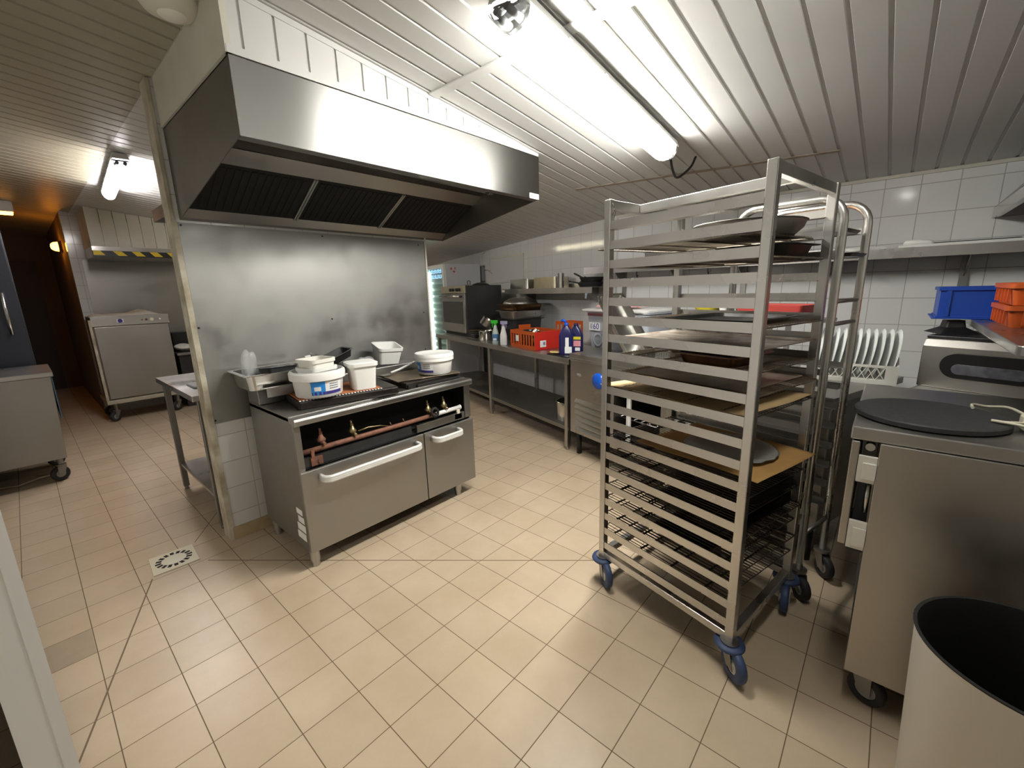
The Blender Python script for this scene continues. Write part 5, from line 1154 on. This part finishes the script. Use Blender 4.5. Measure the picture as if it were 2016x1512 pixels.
t = thing('splash_panel', 'stainless panel on the hallway wall behind the hot cupboard', 'wall panel', (.3,5.34,1.1)); I = WM(t)
b = MB(I); b.box(-.33,1.1,5.342,5.3485,.25,1.90); obj('panel', b, M['steel_dark'], t)
# side bits right of the hot cupboard
t = thing('side_counter', 'low dark counter beside the hot cupboard, half hidden by the partition', 'counter', (.6,5.05,0)); I = WM(t)
b = MB(I); b.box(.33,1.0,4.84,5.32,0,.69); obj('base', b, M['enamel_dark'], t); b = MB(I); b.box(.31,1.0,4.80,5.32,.691,.72); obj('worktop', b, M['steel_dark'], t, bev=.003)
t = thing('white_cloth', 'white cloth heaped on the counter beside the hot cupboard', 'cloth', (.42,4.95,.7205)); obj('cloth', blob((0,0,.06), .09, 3, 4, .3, (1.1,.9,.5)), M['cloth_white'], t)
t = thing('black_box', 'black box on the counter behind the white cloth', 'box', (.50,5.18,.7205)); b = MB(); b.box(-.16,.2,-.1,.1,0,.25); obj('box', b, M['black'], t, bev=.006)
# low steel cabinet and tall unit at the left edge
t = thing('low_cabinet', 'low steel cabinet on dark castors at the left edge', 'cabinet', (-1.2,3.1,0)); I = WM(t)
b = MB(I); b.loft([[(-1.55,2.755,.19),(-.905,2.755,.19),(-.905,3.40,.19),(-1.55,3.40,.19)], [(-1.55,2.755,.85),(-.88,2.755,.85),(-.88,3.40,.85),(-1.55,3.40,.85)]], smooth=False); obj('body', b, M['steel_door'], t, bev=.004)
b = MB(I); b.box(-1.57,-.865,2.735,3.42,.851,.886); obj('worktop', b, M['steel'], t, bev=.004)
b = MB(I); b.box(-.8795,-.872,2.80,3.35,.5,.845); obj('blue_film', b, plain('faded_blue_film', (.12,.22,.36), .5), t)
for x, y in ((-.95,2.82),(-1.48,2.82),(-.95,3.33),(-1.48,3.33)): castor(I @ Matrix.Translation((x,y,0)), 0, 0, R_(20), .015, M['rubber'], t, r=.06, bump=False, stem=.19)
b = MB(I); b.tube([(-1.35,2.95,.02),(-1.2,2.9,.012),(-1.08,2.93,.03),(-1.0,3.0,.012),(-1.1,3.08,.012)], .006, n=6); tag(obj('floor_cable', b, M['trim_dirty']), 'thin cable lying on the floor under the low steel cabinet', 'cable'); bpy.data.objects['floor_cable'].location = t.location
t = thing('tall_fridge', 'tall dark steel fridge at the left edge beside the corridor', 'fridge', (-1.25,4.0,0)); I = WM(t)
b = MB(I); b.box(-1.6,-.93,3.62,4.3,.06,2.02); obj('body', b, M['darkgrey'], t, bev=.006)
b = MB(I); b.box(-1.6,-.935,3.58,3.618,.08,2.0); obj('door', b, plain('dark_blue_steel', (.055,.06,.075), .42, .8), t, bev=.006)
b = MB(I); b.cyl((-1.02,3.55,1.15),(-1.02,3.55,1.5),.012,n=10); b.cyl((-1.02,3.55,1.17),(-1.02,3.58,1.17),.008,n=8); b.cyl((-1.02,3.55,1.48),(-1.02,3.58,1.48),.008,n=8); obj('handle', b, M['steel_bright'], t)
for x, y in ((-.98,3.68),(-1.5,3.68),(-.98,4.24),(-1.5,4.24)):
    b = MB(I); b.cyl((x,y,0),(x,y,.0595),.02,n=10); obj('foot', b, M['black'], t)
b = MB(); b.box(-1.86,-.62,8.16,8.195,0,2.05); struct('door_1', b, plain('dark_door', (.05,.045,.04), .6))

# ------------------------------------------------------------------ camera, world, view
w = bpy.data.worlds.new('room_dark'); sc.world = w; w.use_nodes = True
w.node_tree.nodes['Background'].inputs[0].default_value = (.02,.02,.02,1); w.node_tree.nodes['Background'].inputs[1].default_value = .3
cd = bpy.data.cameras.new('camera'); cam = bpy.data.objects.new('camera', cd); COL.objects.link(cam); sc.camera = cam
cd.sensor_width = 36; cd.lens = 845*36/2016; cd.clip_start = .02
RC = ((0.6575767943730113, -0.7528533570910834, -0.028365158536486468), (-0.18057406614661825, -0.12094542799936447, -0.976096926581232), (0.7314272117835041, 0.646980699992462, -0.21547669873996278))
cam.matrix_world = Matrix(((RC[0][0], -RC[1][0], -RC[2][0], -.97219), (RC[0][1], -RC[1][1], -RC[2][1], -2.09064), (RC[0][2], -RC[1][2], -RC[2][2], 1.40780), (0,0,0,1)))
sc.view_settings.view_transform = 'Standard'; sc.view_settings.look = 'None'; sc.view_settings.gamma = 1; sc.view_settings.use_curve_mapping = False
sc.view_settings.exposure = 1.3
sc.cycles.max_bounces = 7; sc.cycles.diffuse_bounces = 4; sc.cycles.glossy_bounces = 4; sc.cycles.transmission_bounces = 6; sc.cycles.transparent_max_bounces = 8
sc.cycles.caustics_reflective = False; sc.cycles.caustics_refractive = False; sc.cycles.use_adaptive_sampling = True; sc.cycles.adaptive_threshold = .02
